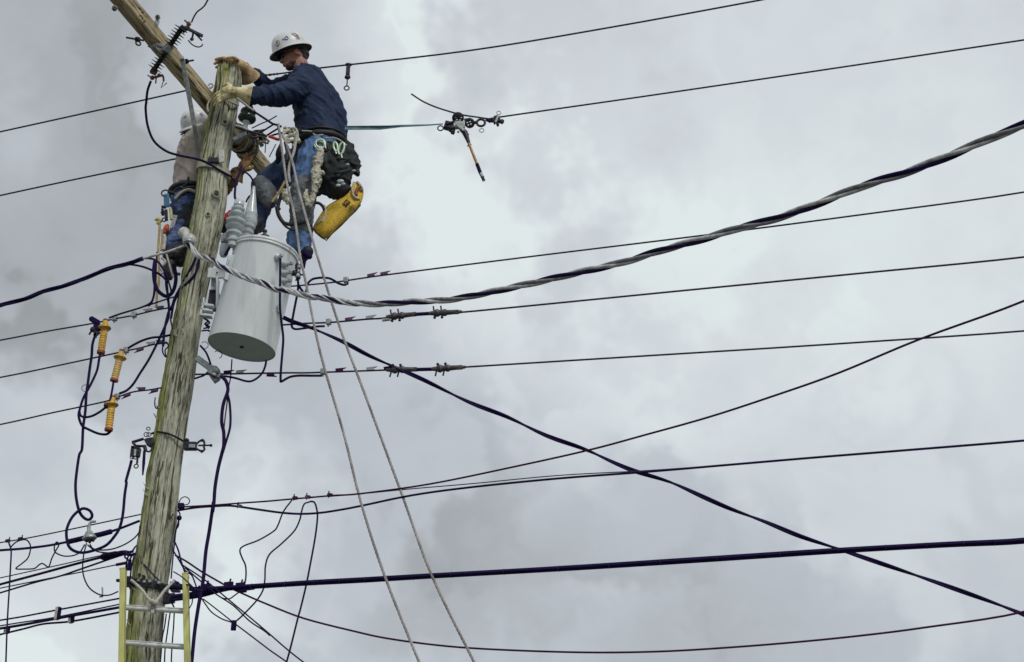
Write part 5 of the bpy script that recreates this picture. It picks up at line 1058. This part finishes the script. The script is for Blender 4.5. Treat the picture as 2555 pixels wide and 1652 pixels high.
# face details
f, s, u = fr1
for k_ in (-1, 1):
    k = MB(); k.sph(hc_ + f * .088 + s * .030 * k_ - u * .020, .010, (.8, 1.2, .7), n=10); k.build('eye', hair_m, w1)
    k = MB(); k.cap(hc_ + f * .094 + s * .014 * k_ - u * .008, .004, hc_ + f * .082 + s * .046 * k_ - u * .006, .003, 6); k.build('eyebrow', hair_m, w1)
beard_m = mat('short_reddish_beard', (.10, .045, .035), .8, var=.6, scale=120, bump=.9)
k = MB(); Mx_ = Matrix((f, s, u)).transposed(); k.sph(hc_ + f * .054 - u * .104, .035, (1.0, 1.15, .75), Mx_, 12); k.sph(hc_ + f * .022 - u * .090, .048, (1.12, 1.16, .62), Mx_, 14); k.sph(hc_ + f * .097 - u * .070, .010, (.6, 2.0, .5), Mx_, 8); vox(k, 'beard', beard_m, w1, .006, 2)
for k_ in (-1, 1):
    k = MB(); k.sph(hc_ + f * .095 + s * .032 * k_ - u * .022, .021, (.35, 1.15, .8), Mx_, 12); k.tube([hc_ + f * .092 + s * .052 * k_ - u * .018, hc_ + s * .082 * k_ - u * .022], .0032, 6); k.build('safety_glasses', polymer, w1)
k = MB(); k.sph(hc_ - f * .030 - u * .012, .090, (1.0, .90, .55), Matrix((f, s, u)).transposed(), 16); k.sph(hc_ - f * .06 - u * .045, .045, (.7, 1.3, 1.0), Matrix((f, s, u)).transposed(), 12); vox(k, 'hair', hair_m, w1, .008, 2)
k = MB(); k.cap(hc_ + s * -.078 - u * .01 + f * .02, .004, hc_ - u * .108 + f * .045 - s * .03, .004, 6); k.cap(hc_ - s * .08 - u * .0 - f * .05, .004, hc_ - u * .06 - s * .06 - f * .055, .005, 6); k.build('chin_strap', hat_under, w1)
hat_c = X(724, 125, 8.97)
hat1 = hard_hat(w1, hat_c, frame(Vector((-.85, -.18, -.36)), Vector((-.34, -.27, .90))), (.134, .116, .142), .032,
         [(692, 108, 'disc', .021), (715, 95, 'blue', .013), (737, 87, 'art', .026), (745, 95, 'art', .016)])
k = MB(); p = X(706, 168, 8.90)
# shirt
sh = MB(); sh.chain([(X(757, 186), .088), (X(768, 212), .155), (X(786, 250), .170), (X(795, 300), .178), (X(800, 340), .182), (X(802, 362), .178)], 18)
sh.chain([(X(748, 205, 9.0), .10), (shN, .105), (X(712, 236, 8.80), .088), (X(680, 238, 8.74), .080), (X(640, 238, 8.66), .066), (X(625, 238, 8.63), .062)], 14)
sh.chain([(shF, .095), (X(700, 218, 9.15), .075), (X(672, 222, 9.12), .068), (X(650, 203, 9.05), .058), (X(634, 186, 8.98), .050)], 14)
sh.chain([(X(770, 200, 9.0), .10), (X(806, 240, 9.0), .115), (X(826, 290, 9.0), .115), (X(832, 325, 9.0), .10), (X(834, 352, 9.0), .09)], 14)
vox(sh, 'shirt', navy, w1, .009, 6, folds(.016, 8.5, (1.6, 1, .5), .9, 2))
# near glove: palm, thumb and four unequal fingers closing on the pole face
def glove(name, wrist, palm, dirv, side, nrmv, cuff_end, mt, r=.040, fl=.085, curl=None, label=None, spread=.9, fr_=.0120):
    g_ = MB(); g_.chain([(wrist, r * .95), (palm, r)], 12); g_.chain([(palm + side * r * .5, r * .72), (palm + dirv * .03 + side * r * .6, r * .62)], 10); g_.chain([(palm - side * r * .5, r * .72), (palm + dirv * .03 - side * r * .6, r * .62)], 10)
    bs = [palm + dirv * .045 + side * (k_ * r * .66) for k_ in (1.35, .45, -.45, -1.3)]
    ds = [dirv + side * .16 * k_ * spread for k_ in (1, .35, -.35, -1)]
    cv = curl if curl is not None else -nrmv * .55
    fingers(g_, bs, ds, (fl * .92, fl * 1.06, fl, fl * .80), fr_, [cv * c_ for c_ in (.7, 1.0, 1.1, 1.25)])
    fingers(g_, [palm + side * r * 1.0 - dirv * .02], [dirv * .55 + side * .85 - nrmv * .2], [fl * .85], .0155, [cv * .6 + dirv * .3 - side * .3])
    o = vox(g_, name, mt, w1 if name == 'glove' else PARENT, .0055, 3, folds(.003, 40, seed=3), label)
    k = MB(); d = (cuff_end - wrist); k.lathe(wrist, cuff_end, [(-.25, r * .9), (.05, r * 1.0), (.4, r * 1.25), (.75, r * 1.55), (1.0, r * 1.72), (1.0, r * 1.62), (.7, r * 1.4), (.2, r * .9)], 26); cf_ = k.build('glove_cuff', mt, o)
    k = MB(); k.ring(cuff_end, r * 1.67, .004, d, 26, 6); k.build('cuff_binding', mt, o)
    return o
PARENT = w1
wr = X(596, 232, 8.58); pa = X(570, 230, 8.585)
glove('glove', wr, pa, (X(545, 244, 8.60) - pa).normalized(), Vector((-.15, 0, 1)).normalized(), Vector((0, -1, 0)), X(626, 238, 8.60), glove_y, .043, .092, Vector((-.12, .5, -.25)), 'pale yellow leather work glove on the near hand')
wr2 = X(610, 170, 8.82); pa2 = X(588, 160, 8.76)
g2 = glove('glove', wr2, pa2, Vector((-.98, .0, .10)).normalized(), Vector((.0, -1, .12)).normalized(), Vector((0, 0, 1)), X(624, 196, 8.90), glove_b, .046, .105, Vector((-.22, 0, -.50)), 'soiled tan glove laid over the pole top', 1.0, .0165)
# legs
j1 = MB(); j1.chain([(X(788, 372, 9.0), .150), (X(782, 388, 9.04), .135), (X(720, 425, 9.04), .112), (X(668, 455, 9.02), .094), (X(657, 474, 9.02), .085)], 16); j1.chain([(X(657, 470, 9.02), .086), (X(654, 505, 9.03), .082), (X(646, 545, 9.03), .062), (X(640, 565, 9.03), .055)], 14)
vox(j1, 'trouser_leg', denim_shade, w1, .009, 5, folds(.012, 13, (1, 1, 1), .3, 5), 'bent jeans leg braced toward the pole, shade put into its darker colour')
j2 = MB(); j2.chain([(X(800, 372, 8.95), .150), (X(778, 410, 8.90), .115), (X(764, 450, 8.90), .100), (X(757, 485, 8.91), .088), (X(755, 540, 8.95), .076), (X(750, 580, 8.97), .082), (X(748, 612, 8.99), .085)], 16); j2.cap(X(730, 606, 8.99), .045, X(735, 585, 8.98), .05)
vox(j2, 'trouser_leg', denim, w1, .009, 5, folds(.015, 12, (1, 1, .7), .2, 9), 'straight leg in the lighter lit colour of the same blue jeans')
k = MB(); k.chain([(X(650, 462, 8.95), .070), (X(664, 478, 8.94), .076), (X(672, 500, 8.95), .062)], 14); vox(k, 'knee_pad', pad_g, w1, .009, 4, folds(.006, 20))
k = MB(); k.chain([(X(760, 468, 8.88), .096), (X(754, 500, 8.90), .090), (X(752, 545, 8.92), .082), (X(752, 566, 8.94), .078)], 14); vox(k, 'climber_pad', pad_g, w1, .009, 3, folds(.016, 16, seed=4))
for (a, b) in (((733, 505), (775, 520)), ((733, 560), (773, 548)), ((740, 480), (775, 470))):
    k = MB(); k.tube(crom([X(a[0], a[1], 8.90), X((a[0] + b[0]) / 2, (a[1] + b[1]) / 2 + 3, 8.84), X(b[0], b[1], 8.90)]), .010, 7); k.build('climber_strap', leather, w1)
b1 = MB(); b1.chain([(X(754, 618, 9.0), .062), (X(748, 634, 9.02), .050), (X(722, 624, 9.1), .044)], 14); b1.cap(X(768, 628, 8.96), .042, X(757, 640, 9.0), .040); vox(b1, 'boot', leather, w1, .008, 3)
k = MB(); k.cap(X(762, 632, 8.93), .022, X(772, 640, 8.93), .021); k.cap(X(760, 640, 8.94), .018, X(758, 668, 8.95), .009); k.build('climbing_gaff', cable, w1)
b2 = MB(); b2.chain([(X(640, 560, 9.02), .055), (X(628, 578, 9.0), .046), (X(600, 585, 8.97), .040)], 14); vox(b2, 'boot', leather, w1, .008, 3)
# belt
k = MB(); cx = X(800, 366, 9.0)
for dz in (0,): k.ring(cx, .186, .024, Vector((-.10, .0, 1)), 40, 10)
k.build('tool_belt', leather, w1)
k = MB(); k.ring(X(800, 352, 9.0), .186, .010, Vector((-.10, 0, 1)), 40, 6); k.build('belt_webbing', leather, w1)
for (x, y, r, mt) in ((797, 362, .034, green_m), (812, 370, .022, leather)):
    k = MB(); k.ring(X(x, y, 8.79), r, .007, Vector((.1, -1, .1)), 22, 8); k.build('belt_ring', mt, w1)
for (pts) in (w(D, (690, 120), (760, 122), (830, 130)), w(D, (820, 150), (860, 172), (940, 165)), w(D, (960, 200), (1060, 200), (1130, 230), (1200, 285))):
    k = MB(); k.tube(crom([X(x, y, 8.80) for x, y in pts]), .006, 6); k.build('belt_lanyard', rope_m, w1)
# carabiners
for lb, (x, y), rr, rot in (('pale green steel carabiner hanging at the belt, rear one', (1140, 320), .034, .2), ('pale green snap hook on the belt in front of the carabiner', (1075, 300), .026, -.3)):
    k = MB(); c = q(D, x, y, 8.76); pts = [c + Vector((math.cos(a) * rr * .55 + math.sin(a) * rot * rr, 0, math.sin(a) * rr * 1.45)) for a in [2 * math.pi * i / 20 for i in range(21)]]; k.tube(pts, .008, 8, False)
    k.tube([c - up * rr * 1.3, c - up * rr * 2.3 + Vector((.01, 0, 0))], .006); k.build('carabiner', green_m, None, label=lb, cat='carabiner')
# tool pouches
tpch = thing('tool_pouch', 'black leather tool pouches hanging behind the lineman hip', 'tool pouch', q(D, 1100, 600, 8.88))
k = MB(); k.chain([(q(D, 985, 330, 8.88), .075), (q(D, 1000, 350, 8.90), .085), (q(D, 1040, 500, 8.88), .115), (q(D, 1080, 640, 8.88), .120), (q(D, 1090, 760, 8.88), .085)], 16); k.chain([(q(D, 1200, 330, 8.92), .055), (q(D, 1250, 470, 8.92), .062), (q(D, 1320, 590, 8.92), .030)], 12); k.cap(q(D, 1030, 760, 8.88), .07, q(D, 1150, 760, 8.88), .06); k.cap(q(D, 930, 770, 8.88), .03, q(D, 870, 820, 8.88), .02); k.cap(q(D, 1270, 360, 8.9), .03, q(D, 1250, 400, 8.9), .03); k.chain([(q(D, 930, 480, 8.9), .085), (q(D, 950, 620, 8.9), .07)], 12)
vox(k, 'pouch', black_c, tpch, .010, 4, folds(.022, 11, seed=6))
for (a, b) in (((1030, 420), (1240, 440)), ((1020, 600), (1230, 560))):
    k = MB(); k.tube(crom([q(D, *a, 8.80), q(D, (a[0] + b[0]) / 2, (a[1] + b[1]) / 2 + 8, 8.755), q(D, *b, 8.82)]), .009, 7); k.build('pouch_seam', leather, tpch)
for (x, y, rr) in ((1130, 690, .022), (1160, 720, .014), (1105, 735, .016), (1210, 500, .012), (1280, 570, .012)):
    k = MB(); k.sph(q(D, x, y, 8.755), rr, (1.2, .35, .8), n=10); k.build('pouch_tool', galv if rr > .013 else alu_d, tpch)
# cream canvas straps and rags in front of the leg
cn = thing('canvas_lanyard', 'crumpled cream canvas strap hanging from the belt along the thigh', 'strap', q(D, 880, 350, 8.72))
rn = random.Random(8)
k = MB(); pl = [q(D, *p, 8.74) for p in ((905, 330), (890, 400), (870, 470), (860, 540), (850, 600), (860, 680), (845, 760), (820, 850), (800, 940), (790, 970))]
k.chain([(p, r) for p, r in zip(pl, (.024, .032, .034, .026, .036, .036, .024, .020, .016, .012))], 10); k.chain([(q(D, 740, 790, 8.74), .012), (q(D, 740, 880, 8.74), .018), (q(D, 760, 940, 8.74), .016), (q(D, 800, 970, 8.74), .012)], 8); k.chain([(q(D, 880, 560, 8.74), .018), (q(D, 930, 600, 8.75), .012)], 8)
vox(k, 'strap', rag, cn, .006, 2, folds(.014, 34, seed=2))
k = MB(); k.ring(q(D, 905, 265, 8.73), .034, .008, Vector((.2, -1, 0))); k.tube([q(D, 940, 230, 8.73), q(D, 965, 320, 8.73)], .006); k.build('snap_ring', green_m, cn)
# coil of pale rope and wires at the waist front
wc = thing('rope_coil', 'pale loops of rope and canvas bunched at the front of the belt', 'rope', q(D, 560, 160, 8.72))
for pts, r in (([(500, 80), (540, 110), (600, 90), (640, 130)], .011), ([(480, 160), (530, 120), (600, 140), (630, 190), (600, 230), (540, 220), (500, 190)], .012), ([(520, 200), (580, 170), (640, 200), (665, 245)], .013), ([(500, 110), (480, 170), (520, 240), (560, 250)], .010), ([(620, 100), (640, 150), (630, 230), (600, 300)], .013), ([(540, 150), (600, 160), (620, 120)], .009)):
    k = MB(); k.tube(crom([q(D, *p, 8.70 + rn.random() * .03) for p in pts]), r, 8); k.build('rope_loop', rag, wc)
for pts, r in (([(485, 90), (600, 95), (690, 115)], .008), ([(440, 140), (540, 150), (640, 150)], .007), ([(560, 240), (640, 260), (700, 250)], .010), ([(500, 250), (520, 350), (530, 450)], .009)):
    k = MB(); k.tube(crom([q(D, *p, 8.73) for p in pts]), r, 7); k.build('dark_lanyard', leather, wc)
# dark gear strap hanging left of the thigh
k = MB(); k.chain([(q(D, 450, 290, 8.86), .018), (q(D, 440, 380, 8.86), .026), (q(D, 420, 460, 8.88), .020)], 8); k.chain([(q(D, 530, 290, 8.84), .014), (q(D, 545, 400, 8.84), .020), (q(D, 540, 520, 8.86), .022)], 8); dk = thing('tool_holster', 'narrow dark holsters hanging behind the two ropes', 'tool holster', q(D, 450, 290, 8.86)); vox(k, 'holster', black_c, dk, .008, 2, folds(.01, 22))
# wooden stick and hose
st = thing('hand_tool', 'tan wooden handled tool hanging by the lineman knee', 'tool', q(D, 400, 870, 8.74))
k = MB(); k.tube([q(D, 505, 690, 8.74), q(D, 440, 810, 8.74), q(D, 355, 930, 8.74)], .0095, 10); k.build('wooden_handle', tan_stick, st)
k = MB(); k.tube([q(D, 375, 930, 8.74), q(D, 330, 1015, 8.74)], .0085, 8); k.build('tool_tip', cable, st)
for lb, pts, px in (('dark hose bowing left of the lineman boot between his legs', w(D, (410, 980), (430, 1070), (480, 1150), (540, 1175), (600, 1175)), 10), ('second dark hose below the first by the lineman calf', w(D, (420, 1000), (440, 1100), (500, 1190), (560, 1230), (610, 1245)), 6), ('dark strap from knee to calf beside the hose', w(D, (460, 840), (440, 910), (425, 980), (440, 1010)), 9),
                    ('black hose arching from the calf to the yellow bag', w(D, (800, 960), (840, 935), (890, 940), (930, 975), (950, 1020)), 8), ('white cord on the yellow bag below the black hose', w(D, (945, 960), (962, 1030), (955, 1090), (925, 1145)), 5)):
    wire('hose', lb, hang(pts, 8.82), px, rope_m if 'white' in lb else leather, 'cord' if 'white' in lb else 'hose')
k = MB(); k.chain([(q(D, 480, 800, 8.82), .022), (q(D, 510, 870, 8.82), .030), (q(D, 540, 920, 8.82), .018)], 8); rgt = thing('work_rag', 'crumpled tan rag tucked at the lineman knee behind the rope', 'rag', q(D, 500, 850, 8.82)); vox(k, 'cloth', rag, rgt, .007, 2, folds(.02, 28))

# ---- yellow glove bag
bagY = 8.92
bg_ = thing('glove_bag', 'ochre yellow canvas glove bag hanging tilted below the black pouch', 'bag', q(S, 420, 1380, bagY))
outl = [(1010, 250), (1080, 290), (1135, 400), (1140, 480), (1115, 600), (1075, 700), (980, 820), (860, 930), (700, 1100), (520, 1260), (420, 1385), (330, 1330), (220, 1240), (150, 1140), (185, 1060), (290, 900), (400, 730), (540, 650), (700, 560), (850, 440), (930, 330), (950, 260)]
n = len(outl); cxm = sum(p[0] for p in outl) / n; cym = sum(p[1] for p in outl) / n; k = MB(); lay = []
for (sc_, dY) in ((.0, -.075), (.45, -.070), (.75, -.058), (.92, -.035), (1.0, -.004), (1.0, .010), (.9, .05), (.6, .07), (0, .075)):
    lay.append([q(S, cxm + (p[0] - cxm) * sc_, cym + (p[1] - cym) * sc_, bagY + dY + .008 * math.sin(p[0] * .011 + p[1] * .006) * (1 if 0 < sc_ < 1 else 0)) for p in outl])
vs = [p for ly in lay for p in ly]; k.add(vs, [(i * n + j, i * n + (j + 1) % n, (i + 1) * n + (j + 1) % n, (i + 1) * n + j) for i in range(8) for j in range(n)])
bo = k.build('bag_body', bag_y, bg_); sub = bo.modifiers.new('sub', 'SUBSURF'); sub.levels = 2; sub.render_levels = 2
def qb(x, y, d=-.075): return q(S, x, y, bagY + d)
k = MB(); k.tube([qb(*p, -.008) for p in outl[5:14]], .0055, 6); k.build('bag_piping', ink, bg_)
k = MB(); k.tube(crom([qb(950, 270, -.05), qb(915, 380, -.066), qb(925, 490, -.072), qb(985, 570, -.07), qb(1050, 600, -.045)]), .0085, 8); k.build('bag_rim', rag, bg_)
k = MB(); k.tube(crom([qb(1010, 260, -.03), qb(1075, 330, -.045), qb(1110, 420, -.03), qb(1080, 400, -.05)]), .009, 8); k.build('bag_hanger', rag, bg_)
k = MB(); k.tube(crom([qb(1060, 350, -.055), qb(1010, 400, -.065), qb(985, 480, -.07), qb(1000, 520, -.07)]), .011, 8); k.build('bag_lining', yel_dk, bg_)
def qs(x, y): return q(S, x, y, bagY - .077)
k = MB(); k.prism([qs(810, 590), qs(885, 650), qs(800, 750), qs(715, 680)], Vector((0, .002, 0))); lab = k.build('printed_block', ink, bg_, smooth=False)
for (a, b) in (((775, 650), (800, 672)), ((800, 672), (780, 695)), ((820, 625), (845, 648)), ((840, 652), (822, 672)), ((745, 670), (768, 690)), ((800, 640), (815, 655))):
    m_ = MB(); m_.bar(qs(*a) + Vector((0, -.003, 0)), qs(*b) + Vector((0, -.003, 0)), .0038, .002); m_.build('printed_mark', bag_y, lab, smooth=False)
for (a, b) in (((860, 720), (900, 750)), ((905, 700), (960, 748)), ((870, 775), (905, 805)), ((920, 760), (950, 790)), ((895, 730), (925, 765)), ((935, 800), (975, 805)), ((850, 745), (870, 775))):
    m_ = MB(); m_.bar(qs(*a) + Vector((0, -.001, 0)), qs(*b) + Vector((0, -.001, 0)), .0065, .002); m_.build('printed_mark', ink, bg_, smooth=False)
k = MB(); k.tube(crom([qb(200, 1080, -.04), qb(300, 1010, -.06), qb(330, 950, -.06)]), .006, 6); k.build('bag_strap', rag, bg_)

# ---- worker 2, behind the pole
w2 = thing('person', 'lineman in tan shirt, jeans and white hard hat behind the pole, seen from the back', 'person', P(425, 690, 9.1)); PARENT = w2
Y2 = 9.16; h2 = X(494, 322, Y2); fr2 = frame(Vector((.85, .35, .25)), Vector((-.28, -.15, .95)))
b = MB(); head_shape(b, h2, fr2, .95); b.chain([(X(497, 335, Y2), .06), (X(498, 352, Y2), .07)]); b.rs = .8; b.chain([(X(494, 370, Y2), .12), (X(485, 430, Y2), .125), (X(478, 480, Y2), .13)])
b.chain([(X(520, 355, Y2), .06), (X(548, 325, 9.18), .045), (X(556, 318, 9.2), .038)]); b.chain([(X(508, 400, Y2), .055), (X(560, 480, 9.12), .045), (X(597, 432, 9.0), .036)])
b.chain([(X(478, 500, Y2), .085), (X(474, 560, 9.1), .06), (X(440, 632, 9.1), .042)]); b.chain([(X(492, 505, Y2), .08), (X(540, 560, 9.05), .055), (X(500, 640, 9.1), .042)])
vox(b, 'body', skin, w2, .009, 3)
k = MB(); f, s, u = fr2; k.sph(h2 - f * .03 - u * .015, .088, (1, .9, .6), Matrix((f, s, u)).transposed(), 14); vox(k, 'hair', hair_m, w2, .009, 2)
hard_hat(w2, X(491, 313, Y2 - .01), frame(Vector((.80, .50, .30)), Vector((-.30, -.52, .80))), (.118, .112, .126), .022, [(502, 285, 'dot', .012), (462, 292, 'tick', .016)])
k = MB(); k.cap(X(452, 336, Y2 - .08), .006, X(486, 313, Y2 - .10), .005, 8); k.build('chin_strap', cable_red, w2)
sh = MB(); sh.chain([(X(496, 352, Y2), .10), (X(492, 375, Y2), .140), (X(488, 420, Y2), .150), (X(480, 462, Y2), .142), (X(476, 478, Y2), .136)], 18); sh.chain([(X(478, 368, Y2), .10), (X(505, 345, Y2 - .03), .105), (X(520, 322, 9.12), .080), (X(556, 322, 9.18), .06)], 14); sh.chain([(X(508, 400, Y2), .08), (X(548, 460, 9.14), .06)], 12)
vox(sh, 'shirt', tan_shirt, w2, .009, 5, folds(.016, 9, (1.7, 1.2, .40), .55, 7))
k = MB(); k.chain([(X(558, 476, 9.08), .042), (X(580, 452, 9.0), .044), (X(594, 430, 8.96), .048)], 12); vox(k, 'leather_sleeve', brown_l, w2, .007, 3, folds(.012, 22))
wr3 = X(597, 432, 8.95); pa3 = X(607, 416, 8.93)
glove('work_glove', wr3, pa3, Vector((.35, -.1, .85)).normalized(), Vector((.9, -.2, -.3)).normalized(), Vector((-.2, -1, 0)).normalized(), X(588, 446, 8.97), brown_l, .034, .075, Vector((-.35, .2, .1)), 'brown leather glove gripping beside the crossarm')
jn = MB(); jn.chain([(X(474, 486, Y2), .140), (X(470, 505, 9.14), .128), (X(466, 530, 9.1), .110)], 16)
vox(jn, 'trousers', mat('bright_denim', (.045, .075, .19), .85, var=.4, scale=16, bump=.8, bscale=120, stretch=(1, 1, 1.8), dirt=(.22, .30, .48), dscale=14, dirt_amt=.8), w2, .009, 4, folds(.018, 14, (1, 1, 1.6), .4, 3))
jn = MB(); jn.chain([(X(470, 530, 9.1), .10), (X(480, 560, 9.06), .09)], 14); vox(jn, 'trouser_thigh', black_c, w2, .010, 3, folds(.015, 14), 'trouser thigh coloured dark for the shaded gap above the calf')  # thigh coloured near black to stand for a dark, shaded gap
jn = MB(); jn.chain([(X(462, 562, 9.06), .066), (X(442, 590, 9.04), .074), (X(430, 618, 9.04), .070)], 14); vox(jn, 'trouser_leg', MAT['bright_denim'], w2, .008, 4, folds(.014, 16, (1, 1, 1.5), .3, 1))
k = MB(); k.chain([(X(458, 622, 9.0), .062), (X(440, 636, 8.98), .078), (X(420, 640, 8.98), .040)], 14); k.cap(X(452, 650, 8.98), .05, X(430, 652, 8.98), .04); vox(k, 'boot', leather, w2, .008, 3, folds(.008, 20))
k = MB(); k.chain([(X(424, 662, 8.96), .050), (X(420, 682, 8.95), .038), (X(424, 693, 8.95), .022)], 12); vox(k, 'boot', leather, w2, .008, 3)
k = MB(); k.ring(X(474, 482, Y2), .142, .020, Vector((-.1, 0, 1)), 36, 8); k.build('belt', leather, w2)
k = MB(); k.tube(crom([q(O, *p, 9.0) for p in ((340, 1390), (420, 1340), (520, 1300), (560, 1260), (580, 1170))]), .009, 7); k.tube(crom([q(O, *p, 9.0) for p in ((460, 1330), (500, 1360), (560, 1340), (680, 1330))]), .014, 7); k.build('suspender_strap', leather, w2)
k = MB(); k.tube(crom([q(O, *p, 8.99) for p in ((360, 1520), (460, 1420), (580, 1370), (690, 1400))]), .012, 8); k.build('belt_cord', tan_shirt, w2)
k = MB(); k.chain([(X(556, 550, 9.02), .050), (X(564, 570, 9.0), .045)], 10); vox(k, 'boot', leather, w2, .008, 2, None, 'black boot showing right of the pole')
# red strap of his climber right of the pole
rs = thing('red_tool', 'small red tool peeking out right of the pole beside the left bushing', 'tool', q(E, 870, 440, 8.9))
k = MB(); k.bar(q(E, 855, 470, 8.9), q(E, 940, 400, 8.9), .030, .03); k.bar(q(E, 860, 430, 8.9), q(E, 885, 500, 8.9), .028, .03); k.sph(q(E, 930, 405, 8.9), .018); k.build('tool_body', red_m, rs, bevel=.006)
# gear at worker 2's left hip
def qe(x, y, Y=8.98): return q(E, x, y, Y)
gear = thing('tool_ring', 'black ring with blue webbing hanging at the second worker hip', 'carabiner', qe(195, 190))
k = MB(); k.ring(qe(195, 192), .028, .0055, Vector((.1, -1, .1)), 24, 8); k.tube([qe(240, 180), qe(290, 195)], .014); k.build('ring', leather, gear)
k = MB(); k.bar(qe(205, 200), qe(210, 350), .040, .012); k.build('webbing', blue_m, gear, bevel=.003)
k = MB(); k.bar(qe(150, 345), qe(200, 350), .016, .02); k.bar(qe(160, 370), qe(165, 440), .018, .02); k.bar(qe(200, 380), qe(205, 500), .020, .02); k.ring(qe(165, 410, 8.96), .013, .004); k.ring(qe(180, 490, 8.96), .014, .005); k.build('buckle', dkmetal, gear, bevel=.003)
hs2 = thing('hand_saw', 'yellow handled tool hanging beside the second worker leg', 'tool', qe(250, 420))
k = MB(); k.tube([qe(250, 365), qe(258, 420), qe(262, 490)], .011, 10); k.build('handle', mat('faded_yellow', (.50, .47, .16), .5, var=.2, bump=.1), hs2)
k = MB(); k.bar(qe(310, 440), qe(265, 590), .030, .008); k.build('blade', galv, hs2)
for lb, pts, m1_ in (('left of two tan sticks hanging below the second worker belt', ((95, 485), (115, 520), (128, 560), (118, 720), (112, 860), (120, 1000), (118, 1200), (100, 1320), (92, 1460)), tan_stick), ('right of two tan sticks hanging below the second worker belt', ((160, 600), (158, 700), (145, 840)), tan_stick)):
    k = MB(); k.tube(crom([qe(*p) for p in pts]), .0085, 8); o = k.build('hot_stick', m1_, None, label=lb, cat='stick')
k = MB(); k.chain([(qe(85, 490), .010), (qe(110, 485), .016), (qe(145, 500), .012), (qe(110, 530), .012)], 8); k.build('stick_hook', MAT['faded_yellow'], None, label='yellow hook head on top of the hanging sticks', cat='hook')
k = MB(); k.sph(qe(205, 590), .024, (.9, .8, 1.4)); k.sph(qe(190, 630), .015); k.sph(qe(215, 560), .014); k.build('orange_red_tag', mat('orange_red', (.48, .09, .03), .5, var=.4, scale=60, bump=.2), None, label='orange red tool pouch tag by the second worker knee', cat='tag')
k = MB(); k.tube([qe(190, 680), qe(185, 760), qe(170, 830)], .013, 8); k.build('pale_handle', porc_lt, None, label='pale grey green tool handle beside the second worker shin', cat='tool')
# thick dark hose loop under his boots and small cords
wire('hose_loop', 'thick black hose loop hanging below the second worker boots', hang(w(E, (75, 960), (62, 1060), (68, 1170), (95, 1270), (150, 1330), (210, 1355), (265, 1320), (298, 1250), (312, 1150), (300, 1060), (285, 1000)), 8.74), 9.5, cable, 'hose')
wire('gear_cord', 'pale cord slanting from the boots across the hose loop', hang(w(E, (205, 880), (235, 990), (260, 1080), (278, 1140)), 8.8), 5, rope_m, 'cord')
wire('gear_cord', 'dark cord hanging straight through the hose loop', hang(w(E, (200, 1160), (205, 1260), (225, 1350), (225, 1420)), 8.78), 6, cable, 'cord')
wire('gear_cord', 'thin dark cord left of the hanging sticks', hang(w(E, (98, 860), (90, 1000), (85, 1200), (70, 1330), (40, 1430), (0, 1470)), 8.8), 4, cable, 'cord')
wire('gear_cord', 'twisted pale cord beside the hanging sticks above the hose', hang(w(E, (150, 920), (190, 960), (175, 1000), (135, 1030), (160, 1080), (140, 1110)), 8.78), 6, rope_m, 'cord')
k = MB(); k.bar(qe(310, 1102, 8.75), qe(360, 1106, 8.75), .016, .016); k.build('step_bolt', dkmetal, pole)

# ------------------------------------------------------------------ the two hand lines
def ropeline(label, pts, Y0, Y1, px):
    path = hang(pts, Y0, Y1, 4); root = twisted('hand_line', label, path, px / 2 * 9.8 / F * .56, .085, [rope_g, rope_g, rope_g], lay=.9, cat='rope', n=6); return root
ra = w(D, (430, 40), (455, 230), (490, 480), (530, 740), (590, 980), (640, 1280), (675, 1540)) + w(F0, (690, 560), (712, 660), (745, 820), (800, 1010), (840, 1170), (895, 1340), (975, 1540), (1010, 1620))[1:]
rb_ = w(D, (500, 210), (540, 330), (600, 520), (640, 720), (700, 950), (760, 1160), (810, 1330), (870, 1540)) + w(F0, (790, 760), (850, 920), (935, 1150), (1005, 1340), (1103, 1540), (1145, 1620))
ropeline('left of two pale hand lines running down from the worker belt to the bottom edge', ra, 8.55, 8.2, 6.6)
ropeline('right of two pale hand lines running down from the worker belt to the bottom edge', rb_, 8.6, 8.15, 6.6)
wire('hand_line', 'short rope leg crossing between the two hand lines at the worker thigh', hang(w(D, (640, 140), (625, 240), (600, 370), (560, 480), (545, 600), (560, 700)), 8.56), 7, rope_m, 'rope')
